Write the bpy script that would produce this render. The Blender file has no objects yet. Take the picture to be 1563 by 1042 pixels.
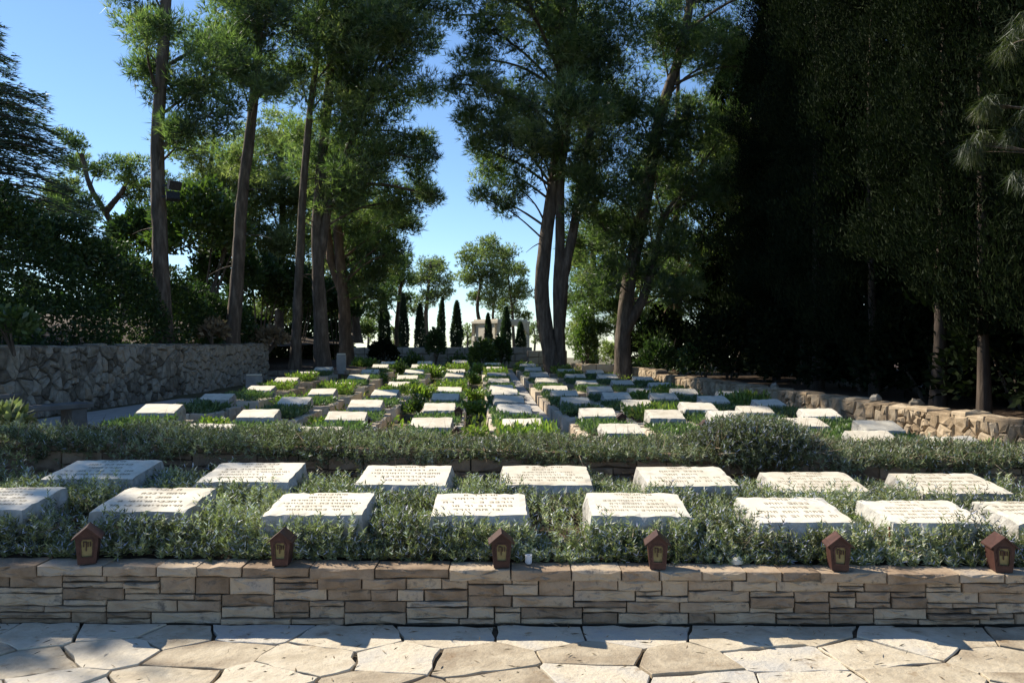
import bpy, math, random
import numpy as np
from mathutils import Matrix, Vector

# ---------------------------------------------------------------- camera, sky, sun, exposure
scene = bpy.context.scene
F = 1216.0          # focal length in pixels of the 1563 px wide photograph
H = 1.6             # eye height above the paving
cam_d = bpy.data.cameras.new('camera')
cam = bpy.data.objects.new('camera', cam_d)
scene.collection.objects.link(cam)
cam.location = (0, 0, H)
cam.rotation_euler = (math.radians(90), 0, 0)
cam_d.sensor_width = 36.0
cam_d.lens = 36.0 * F / 1563.0
cam_d.clip_start = 0.05
cam_d.clip_end = 5000
scene.camera = cam

SUN = Vector((-0.66, 0.43, 0.615)).normalized()      # towards the sun
SUN_EL = math.asin(SUN.z)
SUN_ROT = math.atan2(SUN.x, SUN.y)
world = bpy.data.worlds.new('World')
scene.world = world
world.use_nodes = True
wn = world.node_tree
sky = wn.nodes.new('ShaderNodeTexSky')
sky.sky_type = 'NISHITA'
sky.sun_disc = False
sky.sun_elevation = SUN_EL
sky.sun_rotation = SUN_ROT
sky.altitude = 700
sky.air_density = 1.0
sky.dust_density = 0.05
sky.ozone_density = 2.2
tint = wn.nodes.new('ShaderNodeMix'); tint.data_type = 'RGBA'; tint.blend_type = 'MULTIPLY'; tint.inputs['Factor'].default_value = 1.0
tint.inputs[7].default_value = (0.86, 0.98, 1.10, 1)          # cool white balance of the photograph
wn.links.new(sky.outputs[0], tint.inputs[6])
wn.links.new(tint.outputs[2], wn.nodes['Background'].inputs[0])
wn.nodes['Background'].inputs[1].default_value = 0.09

sun_d = bpy.data.lights.new('sun', 'SUN')
sun_d.energy = 5.0
sun_d.angle = math.radians(0.53)
sun_d.color = (1.0, 0.90, 0.74)
sun = bpy.data.objects.new('sun', sun_d)
scene.collection.objects.link(sun)
sun.rotation_euler = SUN.to_track_quat('Z', 'Y').to_euler()

scene.view_settings.view_transform = 'Standard'
scene.view_settings.look = 'None'
scene.view_settings.gamma = 1.0
scene.view_settings.exposure = 0.82
scene.render.engine = 'CYCLES'
scene.cycles.max_bounces = 6
scene.cycles.diffuse_bounces = 3
scene.cycles.glossy_bounces = 2
scene.cycles.transmission_bounces = 4
scene.cycles.transparent_max_bounces = 4
scene.cycles.use_denoising = True

rng = np.random.default_rng(7)
random.seed(7)
COL = scene.collection


def P(px, py, d):
    """a point seen at photo pixel px, py at depth d, in metres"""
    return np.array(((px - 781.5) / F * d, d, H + (521.0 - py) / F * d))


# ---------------------------------------------------------------- helpers
def link(name, data, parent=None):
    o = bpy.data.objects.new(name, data)
    COL.objects.link(o)
    if parent is not None:
        o.parent = parent
    return o


def tag(o, label=None, cat=None, group=None, kind=None):
    if label: o['label'] = label
    if cat: o['category'] = cat
    if group: o['group'] = group
    if kind: o['kind'] = kind
    return o


def thing(name, label, cat, loc=(0, 0, 0), rz=0.0, group=None):
    o = link(name, None)
    o.location = loc
    o.rotation_euler = (0, 0, rz)
    o.empty_display_size = 0.1
    return tag(o, label, cat, group)


def pymesh(name, verts, faces, mat, smooth=False):
    me = bpy.data.meshes.new(name)
    me.from_pydata([tuple(map(float, v)) for v in verts], [], faces)
    if mat: me.materials.append(mat)
    if smooth:
        me.polygons.foreach_set('use_smooth', np.ones(len(me.polygons), bool))
    me.update()
    return me


def trimesh(name, V, T, mat, var=None, smooth=False):
    """V (n,3) float, T (m,3) int"""
    me = bpy.data.meshes.new(name)
    n, m = len(V), len(T)
    me.vertices.add(n)
    me.vertices.foreach_set('co', np.asarray(V, np.float32).ravel())
    me.loops.add(m * 3)
    me.loops.foreach_set('vertex_index', np.asarray(T, np.int32).ravel())
    me.polygons.add(m)
    me.polygons.foreach_set('loop_start', np.arange(m, dtype=np.int32) * 3)
    if smooth:
        me.polygons.foreach_set('use_smooth', np.ones(m, bool))
    if var is not None:
        a = me.attributes.new('var', 'FLOAT', 'POINT')
        a.data.foreach_set('value', np.asarray(var, np.float32))
    me.materials.append(mat)
    me.update(calc_edges=True)
    return me


def unit(a):
    return a / np.maximum(np.linalg.norm(a, axis=-1, keepdims=True), 1e-9)


def blades(base, dirs, length, width, var, rg, leaf=False):
    """one narrow triangle (needle) or a two-triangle diamond (leaf) for each base point"""
    n = len(base)
    length = np.broadcast_to(np.asarray(length, float), (n,))[:, None]
    width = np.broadcast_to(np.asarray(width, float), (n,))[:, None]
    side = unit(np.cross(dirs, rg.normal(size=(n, 3)))) * width * 0.5
    if not leaf:
        V = np.stack([base - side, base + side, base + dirs * length], 1).reshape(-1, 3)
        T = np.arange(n * 3).reshape(-1, 3)
        return V, T, np.repeat(var, 3)
    mid = base + dirs * length * 0.5
    V = np.stack([base, mid - side, base + dirs * length, mid + side], 1).reshape(-1, 3)
    k = np.arange(n)[:, None] * 4
    T = np.concatenate([k + np.array([[0, 1, 2]]), k + np.array([[0, 2, 3]])], 1).reshape(-1, 3)
    return V, T, np.repeat(var, 4)


def merge(parts):
    V, T, R, off = [], [], [], 0
    for v, t, r in parts:
        V.append(v); T.append(t + off); R.append(r); off += len(v)
    return np.concatenate(V), np.concatenate(T), np.concatenate(R)


# ---------------------------------------------------------------- materials
def newmat(name):
    m = bpy.data.materials.new(name)
    m.use_nodes = True
    nt = m.node_tree
    nt.nodes.clear()
    out = nt.nodes.new('ShaderNodeOutputMaterial')
    return m, nt, out


def ramp(nt, stops):
    r = nt.nodes.new('ShaderNodeValToRGB')
    e = r.color_ramp.elements
    while len(e) > 1:
        e.remove(e[-1])
    for i, (p, c) in enumerate(stops):
        el = e[0] if i == 0 else e.new(p)
        el.position = p
        el.color = (*c, 1)
    return r


def surface(name, stops, scale=8.0, detail=6.0, rough=0.85, bump=0.4, bscale=40.0, bdist=0.004,
            per_object=0.0, stretch=(1, 1, 1), spots=None, metallic=0.0, coord='Object'):
    """mottled matt surface: noise through a colour ramp, per-object tint, fine relief"""
    m, nt, out = newmat(name)
    N, L = nt.nodes, nt.links
    tc = N.new('ShaderNodeTexCoord')
    mp = N.new('ShaderNodeMapping'); mp.inputs['Scale'].default_value = stretch
    L.new(tc.outputs[coord], mp.inputs[0])
    oi = N.new('ShaderNodeObjectInfo')
    ad = N.new('ShaderNodeVectorMath'); ad.operation = 'MULTIPLY_ADD'
    L.new(oi.outputs['Random'], ad.inputs[0]); ad.inputs[1].default_value = (37, 71, 53)
    L.new(mp.outputs[0], ad.inputs[2])
    nz = N.new('ShaderNodeTexNoise'); nz.inputs['Scale'].default_value = scale
    nz.inputs['Detail'].default_value = detail; nz.inputs['Roughness'].default_value = 0.62
    L.new(ad.outputs[0], nz.inputs['Vector'])
    fac = nz.outputs[0]
    if per_object:
        mx = N.new('ShaderNodeMath'); mx.operation = 'MULTIPLY_ADD'
        L.new(oi.outputs['Random'], mx.inputs[0]); mx.inputs[1].default_value = per_object
        sb = N.new('ShaderNodeMath'); sb.operation = 'SUBTRACT'
        L.new(nz.outputs[0], sb.inputs[0]); sb.inputs[1].default_value = per_object * 0.5
        L.new(sb.outputs[0], mx.inputs[2]); fac = mx.outputs[0]
    r = ramp(nt, stops); L.new(fac, r.inputs[0])
    colour = r.outputs[0]
    if spots:
        sc, thr, sc_col, amt = spots
        n2 = N.new('ShaderNodeTexNoise'); n2.inputs['Scale'].default_value = sc; n2.inputs['Detail'].default_value = 8
        n2.inputs['Roughness'].default_value = 0.7
        L.new(ad.outputs[0], n2.inputs['Vector'])
        mr = N.new('ShaderNodeMapRange'); mr.inputs[1].default_value = thr; mr.inputs[2].default_value = thr + 0.12
        mr.inputs[3].default_value = 0; mr.inputs[4].default_value = amt
        L.new(n2.outputs[0], mr.inputs[0])
        mix = N.new('ShaderNodeMix'); mix.data_type = 'RGBA'
        L.new(mr.outputs[0], mix.inputs['Factor']); L.new(colour, mix.inputs[6]); mix.inputs[7].default_value = (*sc_col, 1)
        colour = mix.outputs[2]
    b = N.new('ShaderNodeBsdfPrincipled')
    b.inputs['Roughness'].default_value = rough
    b.inputs['Metallic'].default_value = metallic
    b.inputs['Specular IOR Level'].default_value = 0.25
    L.new(colour, b.inputs['Base Color'])
    if bump:
        n3 = N.new('ShaderNodeTexNoise'); n3.inputs['Scale'].default_value = bscale; n3.inputs['Detail'].default_value = 7
        n3.inputs['Roughness'].default_value = 0.65
        L.new(ad.outputs[0], n3.inputs['Vector'])
        bp = N.new('ShaderNodeBump'); bp.inputs['Strength'].default_value = bump; bp.inputs['Distance'].default_value = bdist
        L.new(n3.outputs[0], bp.inputs['Height']); L.new(bp.outputs[0], b.inputs['Normal'])
    L.new(b.outputs[0], out.inputs[0])
    return m


def foliage(name, stops, trans=0.35, gloss=0.06, rough=0.45, tint=1.3):
    """leaf surface: colour from the leaf's own random value, some light passing through"""
    m, nt, out = newmat(name)
    N, L = nt.nodes, nt.links
    at = N.new('ShaderNodeAttribute'); at.attribute_name = 'var'
    r = ramp(nt, stops); L.new(at.outputs['Fac'], r.inputs[0])
    d = N.new('ShaderNodeBsdfDiffuse'); L.new(r.outputs[0], d.inputs[0])
    t = N.new('ShaderNodeBsdfTranslucent')
    g = N.new('ShaderNodeMix'); g.data_type = 'RGBA'; g.blend_type = 'MULTIPLY'; g.inputs['Factor'].default_value = 1
    L.new(r.outputs[0], g.inputs[6]); g.inputs[7].default_value = (tint * 0.88, tint * 1.15, tint * 0.6, 1)
    L.new(g.outputs[2], t.inputs[0])
    mx = N.new('ShaderNodeMixShader'); mx.inputs[0].default_value = trans
    L.new(d.outputs[0], mx.inputs[1]); L.new(t.outputs[0], mx.inputs[2])
    gl = N.new('ShaderNodeBsdfGlossy'); gl.inputs['Roughness'].default_value = rough
    gl.inputs[0].default_value = (0.8, 0.85, 0.9, 1)
    m2 = N.new('ShaderNodeMixShader'); m2.inputs[0].default_value = gloss
    L.new(mx.outputs[0], m2.inputs[1]); L.new(gl.outputs[0], m2.inputs[2])
    L.new(m2.outputs[0], out.inputs[0])
    return m


M = {}
M['ashlar'] = surface('ashlar', [(0.10, (0.13, 0.09, 0.057)), (0.32, (0.25, 0.178, 0.118)), (0.5, (0.35, 0.26, 0.178)), (0.68, (0.44, 0.345, 0.24)), (0.9, (0.36, 0.305, 0.25))],
                      scale=7, per_object=0.5, bump=0.8, bscale=38, bdist=0.008, spots=(14, 0.56, (0.06, 0.055, 0.05), 0.75))
M['brown_ashlar'] = surface('brown_ashlar', [(0.2, (0.10, 0.07, 0.05)), (0.5, (0.22, 0.15, 0.10)), (0.8, (0.31, 0.23, 0.16))],
                            scale=6, per_object=0.4, bump=0.8, bscale=30, bdist=0.008)
M['mortar'] = surface('mortar', [(0.3, (0.07, 0.06, 0.05)), (0.7, (0.15, 0.13, 0.105))], scale=30, bump=0.5, bscale=90)
M['flag'] = surface('flagstone', [(0.15, (0.27, 0.215, 0.15)), (0.4, (0.46, 0.395, 0.29)), (0.6, (0.58, 0.515, 0.40)), (0.85, (0.45, 0.43, 0.39))],
                    scale=4.5, detail=9, per_object=0.5, bump=0.9, bscale=26, bdist=0.010, spots=(7, 0.58, (0.20, 0.125, 0.06), 0.7))
M['joint'] = surface('joint', [(0.3, (0.035, 0.028, 0.02)), (0.7, (0.09, 0.07, 0.045))], scale=22, bump=0.7, bscale=60)
M['limestone'] = surface('limestone', [(0.2, (0.54, 0.48, 0.37)), (0.5, (0.71, 0.655, 0.535)), (0.8, (0.76, 0.715, 0.62))],
                         scale=5, per_object=0.22, bump=0.35, bscale=55, bdist=0.003, rough=0.75, spots=(7, 0.57, (0.36, 0.33, 0.27), 0.65))
M['shaded_rock_face'] = surface('shaded_rock_face', [(0.2, (0.24, 0.225, 0.20)), (0.5, (0.40, 0.385, 0.35)), (0.8, (0.54, 0.53, 0.49))],
                         scale=9, per_object=0.2, bump=1.0, bscale=30, bdist=0.014, rough=0.9, spots=(16, 0.56, (0.16, 0.15, 0.135), 0.6))  # rough hewn sides, toned darker than the top to deepen their shade
M['carved'] = surface('carved', [(0.3, (0.22, 0.18, 0.115)), (0.7, (0.34, 0.29, 0.20))], scale=40, bump=0)
M['rubble'] = surface('rubble', [(0.15, (0.11, 0.092, 0.07)), (0.45, (0.235, 0.205, 0.165)), (0.7, (0.38, 0.345, 0.29)), (0.9, (0.31, 0.23, 0.155))],
                      scale=5, per_object=0.6, bump=0.9, bscale=24, bdist=0.012, spots=(8, 0.6, (0.10, 0.09, 0.08), 0.6))
M['warm_rubble'] = surface('warm_rubble', [(0.15, (0.15, 0.11, 0.07)), (0.45, (0.30, 0.225, 0.145)), (0.75, (0.42, 0.34, 0.24))],
                           scale=5, per_object=0.5, bump=0.9, bscale=24, bdist=0.012, spots=(8, 0.6, (0.13, 0.10, 0.07), 0.5))
M['kerb'] = surface('kerb', [(0.2, (0.38, 0.30, 0.22)), (0.5, (0.52, 0.45, 0.35)), (0.8, (0.60, 0.55, 0.46))],
                    scale=5, per_object=0.45, bump=0.6, bscale=26, bdist=0.008, spots=(9, 0.62, (0.2, 0.16, 0.11), 0.5))
M['soil'] = surface('soil', [(0.3, (0.030, 0.020, 0.013)), (0.7, (0.095, 0.062, 0.040))], scale=14, bump=0.9, bscale=40, bdist=0.02)
M['ground'] = surface('ground', [(0.3, (0.06, 0.05, 0.028)), (0.5, (0.12, 0.105, 0.055)), (0.7, (0.17, 0.14, 0.09))], scale=1.6, bump=0.8, bscale=25, bdist=0.02)
M['path'] = surface('path', [(0.3, (0.36, 0.34, 0.31)), (0.7, (0.50, 0.475, 0.44))], scale=5, bump=0.4, bscale=60, bdist=0.004)
M['bark'] = surface('bark', [(0.25, (0.038, 0.030, 0.025)), (0.5, (0.105, 0.083, 0.066)), (0.75, (0.21, 0.172, 0.138))],
                    scale=9, stretch=(1, 1, 0.22), bump=1.0, bscale=13, bdist=0.035, rough=0.95)
M['red_bark'] = surface('red_bark', [(0.25, (0.05, 0.033, 0.023)), (0.5, (0.14, 0.092, 0.062)), (0.75, (0.24, 0.165, 0.11))],
                        scale=9, stretch=(1, 1, 0.22), bump=1.0, bscale=13, bdist=0.03, rough=0.95)
M['cypress_bark'] = surface('cypress_bark', [(0.25, (0.022, 0.017, 0.014)), (0.5, (0.06, 0.045, 0.035)), (0.75, (0.12, 0.092, 0.07))],
                            scale=9, stretch=(1, 1, 0.15), bump=1.0, bscale=15, bdist=0.02, rough=0.95)
M['rust_metal'] = surface('lantern_paint', [(0.3, (0.034, 0.016, 0.013)), (0.6, (0.060, 0.027, 0.022)), (0.8, (0.10, 0.048, 0.041))],
                          scale=18, per_object=0.25, bump=0.15, bscale=80, bdist=0.001, rough=0.5)
M['amber'] = surface('amber_glass', [(0.3, (0.17, 0.14, 0.06)), (0.7, (0.28, 0.24, 0.11))], scale=25, bump=0.2, rough=0.2)
M['steel'] = surface('steel', [(0.3, (0.22, 0.22, 0.22)), (0.7, (0.38, 0.37, 0.35))], scale=30, bump=0.1, rough=0.4, metallic=0.6)
M['dark_metal'] = surface('dark_metal', [(0.3, (0.02, 0.02, 0.022)), (0.7, (0.05, 0.05, 0.05))], scale=20, bump=0.1, rough=0.5)
M['plaster'] = surface('plaster', [(0.3, (0.62, 0.56, 0.46)), (0.7, (0.74, 0.69, 0.58))], scale=3, bump=0.2)
M['concrete'] = surface('concrete', [(0.3, (0.26, 0.25, 0.24)), (0.7, (0.40, 0.385, 0.36))], scale=4, bump=0.5, bscale=40)
M['dark_stone'] = surface('dark_stone', [(0.3, (0.10, 0.095, 0.09)), (0.7, (0.19, 0.18, 0.165))], scale=4, bump=0.5, bscale=40)
M['white_cup'] = surface('white_cup', [(0.3, (0.6, 0.62, 0.66)), (0.7, (0.75, 0.77, 0.8))], scale=30, bump=0, rough=0.3)
M['rust'] = surface('rust', [(0.3, (0.10, 0.04, 0.02)), (0.7, (0.22, 0.09, 0.045))], scale=30, bump=0.3)

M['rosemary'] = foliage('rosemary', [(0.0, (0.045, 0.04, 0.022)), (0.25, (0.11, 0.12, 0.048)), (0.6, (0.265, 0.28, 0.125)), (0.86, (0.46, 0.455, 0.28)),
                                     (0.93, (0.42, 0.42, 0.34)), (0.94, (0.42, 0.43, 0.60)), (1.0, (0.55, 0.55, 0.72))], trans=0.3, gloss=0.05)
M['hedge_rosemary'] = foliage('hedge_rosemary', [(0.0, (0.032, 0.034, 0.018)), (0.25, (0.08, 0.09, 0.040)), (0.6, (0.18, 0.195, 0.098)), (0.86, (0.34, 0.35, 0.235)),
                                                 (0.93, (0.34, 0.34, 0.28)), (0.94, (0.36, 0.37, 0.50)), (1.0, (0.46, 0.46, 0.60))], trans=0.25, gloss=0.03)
M['dry_twig'] = foliage('dry_twig', [(0.0, (0.10, 0.075, 0.05)), (0.6, (0.20, 0.155, 0.105)), (1.0, (0.30, 0.25, 0.18))], trans=0.05, gloss=0.0)
M['pine'] = foliage('pine_needles', [(0.0, (0.034, 0.052, 0.020)), (0.45, (0.098, 0.140, 0.050)), (0.8, (0.20, 0.245, 0.088)), (1.0, (0.31, 0.315, 0.14))], trans=0.58, gloss=0.05)
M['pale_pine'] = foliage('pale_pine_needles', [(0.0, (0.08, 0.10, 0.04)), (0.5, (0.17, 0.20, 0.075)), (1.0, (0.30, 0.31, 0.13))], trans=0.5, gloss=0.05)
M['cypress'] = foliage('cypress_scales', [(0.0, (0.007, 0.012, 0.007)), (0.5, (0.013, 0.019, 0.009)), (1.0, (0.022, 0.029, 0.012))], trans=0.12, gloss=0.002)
M['cedar'] = foliage('cedar_needles', [(0.0, (0.025, 0.045, 0.025)), (0.5, (0.05, 0.08, 0.042)), (1.0, (0.09, 0.125, 0.06))], trans=0.3, gloss=0.06)
M['hedge'] = foliage('hedge_leaves', [(0.0, (0.018, 0.034, 0.012)), (0.5, (0.042, 0.072, 0.022)), (0.9, (0.08, 0.12, 0.034)), (1.0, (0.14, 0.15, 0.05))], trans=0.3, gloss=0.03, rough=0.45)
M['bush'] = foliage('bush_leaves', [(0.0, (0.035, 0.06, 0.015)), (0.5, (0.075, 0.115, 0.024)), (1.0, (0.14, 0.18, 0.04))], trans=0.4, gloss=0.06)
M['herb'] = foliage('herb_leaves', [(0.0, (0.08, 0.125, 0.022)), (0.5, (0.17, 0.24, 0.04)), (0.9, (0.29, 0.34, 0.07)), (1.0, (0.36, 0.28, 0.09))], trans=0.4, gloss=0.05)
M['lawn'] = foliage('clipped_leaves', [(0.0, (0.05, 0.09, 0.03)), (0.5, (0.10, 0.155, 0.055)), (1.0, (0.19, 0.24, 0.10))], trans=0.35, gloss=0.05)
M['weeping'] = foliage('weeping_needles', [(0.0, (0.02, 0.03, 0.010)), (0.5, (0.045, 0.058, 0.016)), (1.0, (0.13, 0.135, 0.035))], trans=0.35, gloss=0.04)


# ---------------------------------------------------------------- stone shapes
def subdivide(poly, seg, jit, rg):
    out = []
    n = len(poly)
    for i in range(n):
        a, b = poly[i], poly[(i + 1) % n]
        L = np.linalg.norm(b - a)
        k = max(1, int(round(L / seg)))
        nrm = np.array((b[1] - a[1], -(b[0] - a[0]))) / max(L, 1e-6)
        for j in range(k):
            p = a + (b - a) * j / k
            if j: p = p + nrm * rg.normal() * jit
            else: p = p + rg.normal(size=2) * jit * 0.5
            out.append(p)
    return np.array(out)


def poly_stone(name, poly, th, bev, mat, rg, seg=0.08, jit=0.004, bulge=0.006, smooth=False):
    """a stone with outline poly in local x, y; its face at z = 0, its body behind it"""
    o = subdivide(poly, seg, jit, rg)
    c = o.mean(0)
    n = len(o)
    d = c - o
    dl = np.linalg.norm(d, axis=1, keepdims=True)
    inner = o + d / dl * np.minimum(bev, dl * 0.4)
    mid = o + d * 0.45
    V = [(p[0], p[1], -th) for p in o]
    V += [(p[0], p[1], -bev * 0.9 + rg.normal() * bev * 0.15) for p in o]
    V += [(p[0], p[1], rg.normal() * bulge * 0.5) for p in inner]
    V += [(p[0], p[1], bulge * 0.6 + rg.normal() * bulge) for p in mid]
    V.append((c[0], c[1], bulge))
    Fc = []
    for r in range(3):
        for i in range(n):
            j = (i + 1) % n
            Fc.append((r * n + i, r * n + j, (r + 1) * n + j, (r + 1) * n + i))
    for i in range(n):
        Fc.append((3 * n + i, 3 * n + (i + 1) % n, 4 * n))
    me = pymesh(name, V, Fc, mat)
    if smooth:
        me.polygons.foreach_set('use_smooth', np.array([False] * (2 * n) + [True] * (2 * n), bool))
    return me


def clip(poly, p, nrm):
    """keep the side of the line through p where (x - p).nrm <= 0"""
    out = []
    n = len(poly)
    s = (poly - p) @ nrm
    for i in range(n):
        j = (i + 1) % n
        if s[i] <= 0: out.append(poly[i])
        if (s[i] < 0) != (s[j] < 0):
            t = s[i] / (s[i] - s[j])
            out.append(poly[i] + (poly[j] - poly[i]) * t)
    return np.array(out)


def cells(x0, x1, y0, y1, n, rg, gap, stretch=1.0, relax=2, sites=None):
    """irregular polygons that fill a rectangle (stretch > 1 makes them longer in x)"""
    sx = 1.0 / stretch
    X0, X1 = x0 * sx, x1 * sx
    S = np.stack([rg.uniform(X0, X1, n), rg.uniform(y0, y1, n)], 1)
    if sites is not None:
        S = np.asarray(sites, float) * np.array((sx, 1.0)); n = len(S)
    box = np.array([(X0, y0), (X1, y0), (X1, y1), (X0, y1)], float)

    def cell(i, g):
        p = box.copy()
        p[:, 0] = np.where(p[:, 0] == X0, X0 + g / 2, X1 - g / 2)
        p[:, 1] = np.where(p[:, 1] == y0, y0 + g / 2, y1 - g / 2)
        dd = np.linalg.norm(S - S[i], axis=1)
        for j in np.argsort(dd)[1:22]:
            v = S[j] - S[i]
            L = np.linalg.norm(v)
            if L < 1e-6: continue
            v = v / L
            p = clip(p, S[i] + v * (L / 2 - g / 2), v)
            if len(p) < 3: return None
        return p
    for _ in range(relax):
        for i in range(n):
            p = cell(i, 0)
            if p is not None: S[i] = S[i] * 0.35 + p.mean(0) * 0.65
    out = []
    for i in range(n):
        p = cell(i, gap)
        if p is None: continue
        # drop very short edges
        keep = [k for k in range(len(p)) if np.linalg.norm(p[k] - p[k - 1]) > gap * 1.2]
        p = p[keep]
        if len(p) >= 3:
            p = p.copy(); p[:, 0] /= sx
            out.append(p)
    return out


def frame(origin, xdir, zdir_up=(0, 0, 1)):
    """matrix with local x along the wall, local y up, local z out of the face (x cross up)"""
    x = Vector(xdir).normalized(); y = Vector(zdir_up)
    z = x.cross(y).normalized(); y = z.cross(x)
    m = Matrix.Identity(4)
    for k in range(3):
        m[k][0], m[k][1], m[k][2], m[k][3] = x[k], y[k], z[k], origin[k]
    return m


def box_verts(x0, x1, y0, y1, z0, z1):
    V = [(x, y, z) for z in (z0, z1) for y in (y0, y1) for x in (x0, x1)]
    Fc = [(0, 2, 3, 1), (4, 5, 7, 6), (0, 1, 5, 4), (2, 6, 7, 3), (0, 4, 6, 2), (1, 3, 7, 5)]
    return V, Fc


def boxmesh(name, x0, x1, y0, y1, z0, z1, mat, bev=0.0):
    V, Fc = box_verts(x0, x1, y0, y1, z0, z1)
    me = pymesh(name, V, Fc, mat)
    if bev:
        import bmesh
        bm = bmesh.new(); bm.from_mesh(me)
        bmesh.ops.bevel(bm, geom=bm.edges[:], offset=bev, segments=1, affect='EDGES')
        bm.to_mesh(me); bm.free()
    return me


def join(parts, name, mat, smooth=False):
    V, Fc = [], []
    for v, f in parts:
        o = len(V); V += list(v); Fc += [tuple(i + o for i in q) for q in f]
    return pymesh(name, V, Fc, mat, smooth)


def rough_block(name, w, l, h_front, h_back, mat, rg, nx=14, ny=9, nz=4, rough=0.012, crisp=True, low=0.0):
    """hewn block: smooth sloping top, rock-faced sides. local origin at the middle of its base, front towards -y"""
    V, idx, Fc = [], {}, []
    def vid(i, j, k):
        key = (i, j, k)
        if key not in idx:
            u, v, t = i / nx - 0.5, j / ny - 0.5, k / nz
            top = h_front + (h_back - h_front) * (v + 0.5)
            z = low + t * (top - low)
            x, y = u * w, v * l
            if k < nz:
                r = rough * (0.4 + abs(rg.normal()))
                if i in (0, nx): x += math.copysign(r, u)
                if j in (0, ny): y += math.copysign(r * 1.2, v)
                z += rg.normal() * rough * 0.4 * (0 < k)
            else:
                e = rough * 0.35
                if i in (0, nx): x -= math.copysign(abs(rg.normal()) * e, u); z -= abs(rg.normal()) * e
                if j in (0, ny): y -= math.copysign(abs(rg.normal()) * e, v); z -= abs(rg.normal()) * e
            idx[key] = len(V); V.append((x, y, z))
        return idx[key]
    for i in range(nx):
        for j in range(ny):
            Fc.append((vid(i, j, nz), vid(i + 1, j, nz), vid(i + 1, j + 1, nz), vid(i, j + 1, nz)))
    for k in range(nz):
        for i in range(nx):
            Fc.append((vid(i, 0, k), vid(i + 1, 0, k), vid(i + 1, 0, k + 1), vid(i, 0, k + 1)))
            Fc.append((vid(i + 1, ny, k), vid(i, ny, k), vid(i, ny, k + 1), vid(i + 1, ny, k + 1)))
        for j in range(ny):
            Fc.append((vid(0, j + 1, k), vid(0, j, k), vid(0, j, k + 1), vid(0, j + 1, k + 1)))
            Fc.append((vid(nx, j, k), vid(nx, j + 1, k), vid(nx, j + 1, k + 1), vid(nx, j, k + 1)))
    me = pymesh(name, V, Fc, mat)
    me.materials.append(M['shaded_rock_face'])
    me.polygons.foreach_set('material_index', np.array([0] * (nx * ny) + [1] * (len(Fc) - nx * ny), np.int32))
    return me


def ashlar_blocks(x0, x1, height, unit_h, wmin, wmax, hs, cap_h, rg):
    """rectangles of mixed widths and heights that fill a wall face, closed by a row of cap stones"""
    cw = 0.05
    n = int((x1 - x0) / cw)
    body = height - cap_h
    units = int(round(body / unit_h)); uh = body / units
    sky_ = np.zeros(n, int)
    out = []
    while sky_.min() < units:
        lo = sky_.min()
        s = int(np.argmax(sky_ == lo))
        e = s
        while e < n and sky_[e] == lo: e += 1
        L = e - s
        w = int(round(rg.uniform(wmin, wmax) / cw))
        if L - w < wmin / cw: w = L if L <= wmax / cw * 1.35 else max(1, L // 2)
        w = max(1, min(w, L))
        hh = min(int(rg.choice(hs)), units - lo)
        if units - lo - hh == 1 and rg.random() < 0.6 and hh < 3: hh += 1
        if w <= 2: hh = min(hh, 2)
        out.append((x0 + s * cw, x0 + (s + w) * cw, lo * uh, (lo + hh) * uh))
        sky_[s:s + w] = lo + hh
    x = x0
    while x < x1 - 0.08:
        w = rg.uniform(0.2, 0.42)
        if x1 - x - w < 0.15: w = x1 - x
        out.append((x, x + w, body - (0.012 if rg.random() < .3 else 0), height))
        x += w
    return out


# ================================================================ THE SETTING
_gp = [(-60, -0.06), (58, -0.06), (80, -1.5), (140, -9), (400, -45), (4000, -80)]      # the hilltop falls away behind the cemetery
g = link('ground', pymesh('ground', [(x, y, z) for y, z in _gp for x in (-3000, 3000)], [(2 * i, 2 * i + 1, 2 * i + 3, 2 * i + 2) for i in range(5)], M['ground']))
tag(g, 'bare brown earth reaching to the horizon', 'ground', kind='structure')

# paved forecourt
WALL_D = 4.52
pave = link('pavement', pymesh('pavement', [(-9, -4, -0.018), (9, -4, -0.018), (9, WALL_D + 0.1, -0.018), (-9, WALL_D + 0.1, -0.018)], [(0, 1, 2, 3)], M['joint']))
tag(pave, 'irregular pale flagstone paving in front of the low wall', 'pavement', kind='structure')
rg = np.random.default_rng(21)
_sites = []
for j, yy in enumerate(np.arange(1.84, WALL_D, 0.275)):
    xx = -4.6
    while xx < 4.6:
        ww = rg.uniform(0.30, 0.70)
        _sites.append((xx + ww / 2 + rg.normal() * 0.04, yy + rg.uniform(-0.11, 0.11)))
        xx += ww
for p in cells(-4.6, 4.6, 1.7, WALL_D - 0.02, 0, rg, 0.013, stretch=1.25, relax=0, sites=_sites):
    c = p.mean(0)
    me = poly_stone('flagstone', p - c, 0.05, 0.003, M['flag'], rg, seg=0.09, jit=0.007, bulge=0.0006)
    o = link('flagstone', me, pave)
    o.location = (c[0], c[1], rg.normal() * 0.003 - 0.003 * c[0])
    o.rotation_euler = (rg.normal() * 0.006, rg.normal() * 0.006, 0)

# ---------------------------------------------------------------- low front wall of layered stone
def slope_top(x):
    return 0.312 - 0.009 * x

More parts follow.
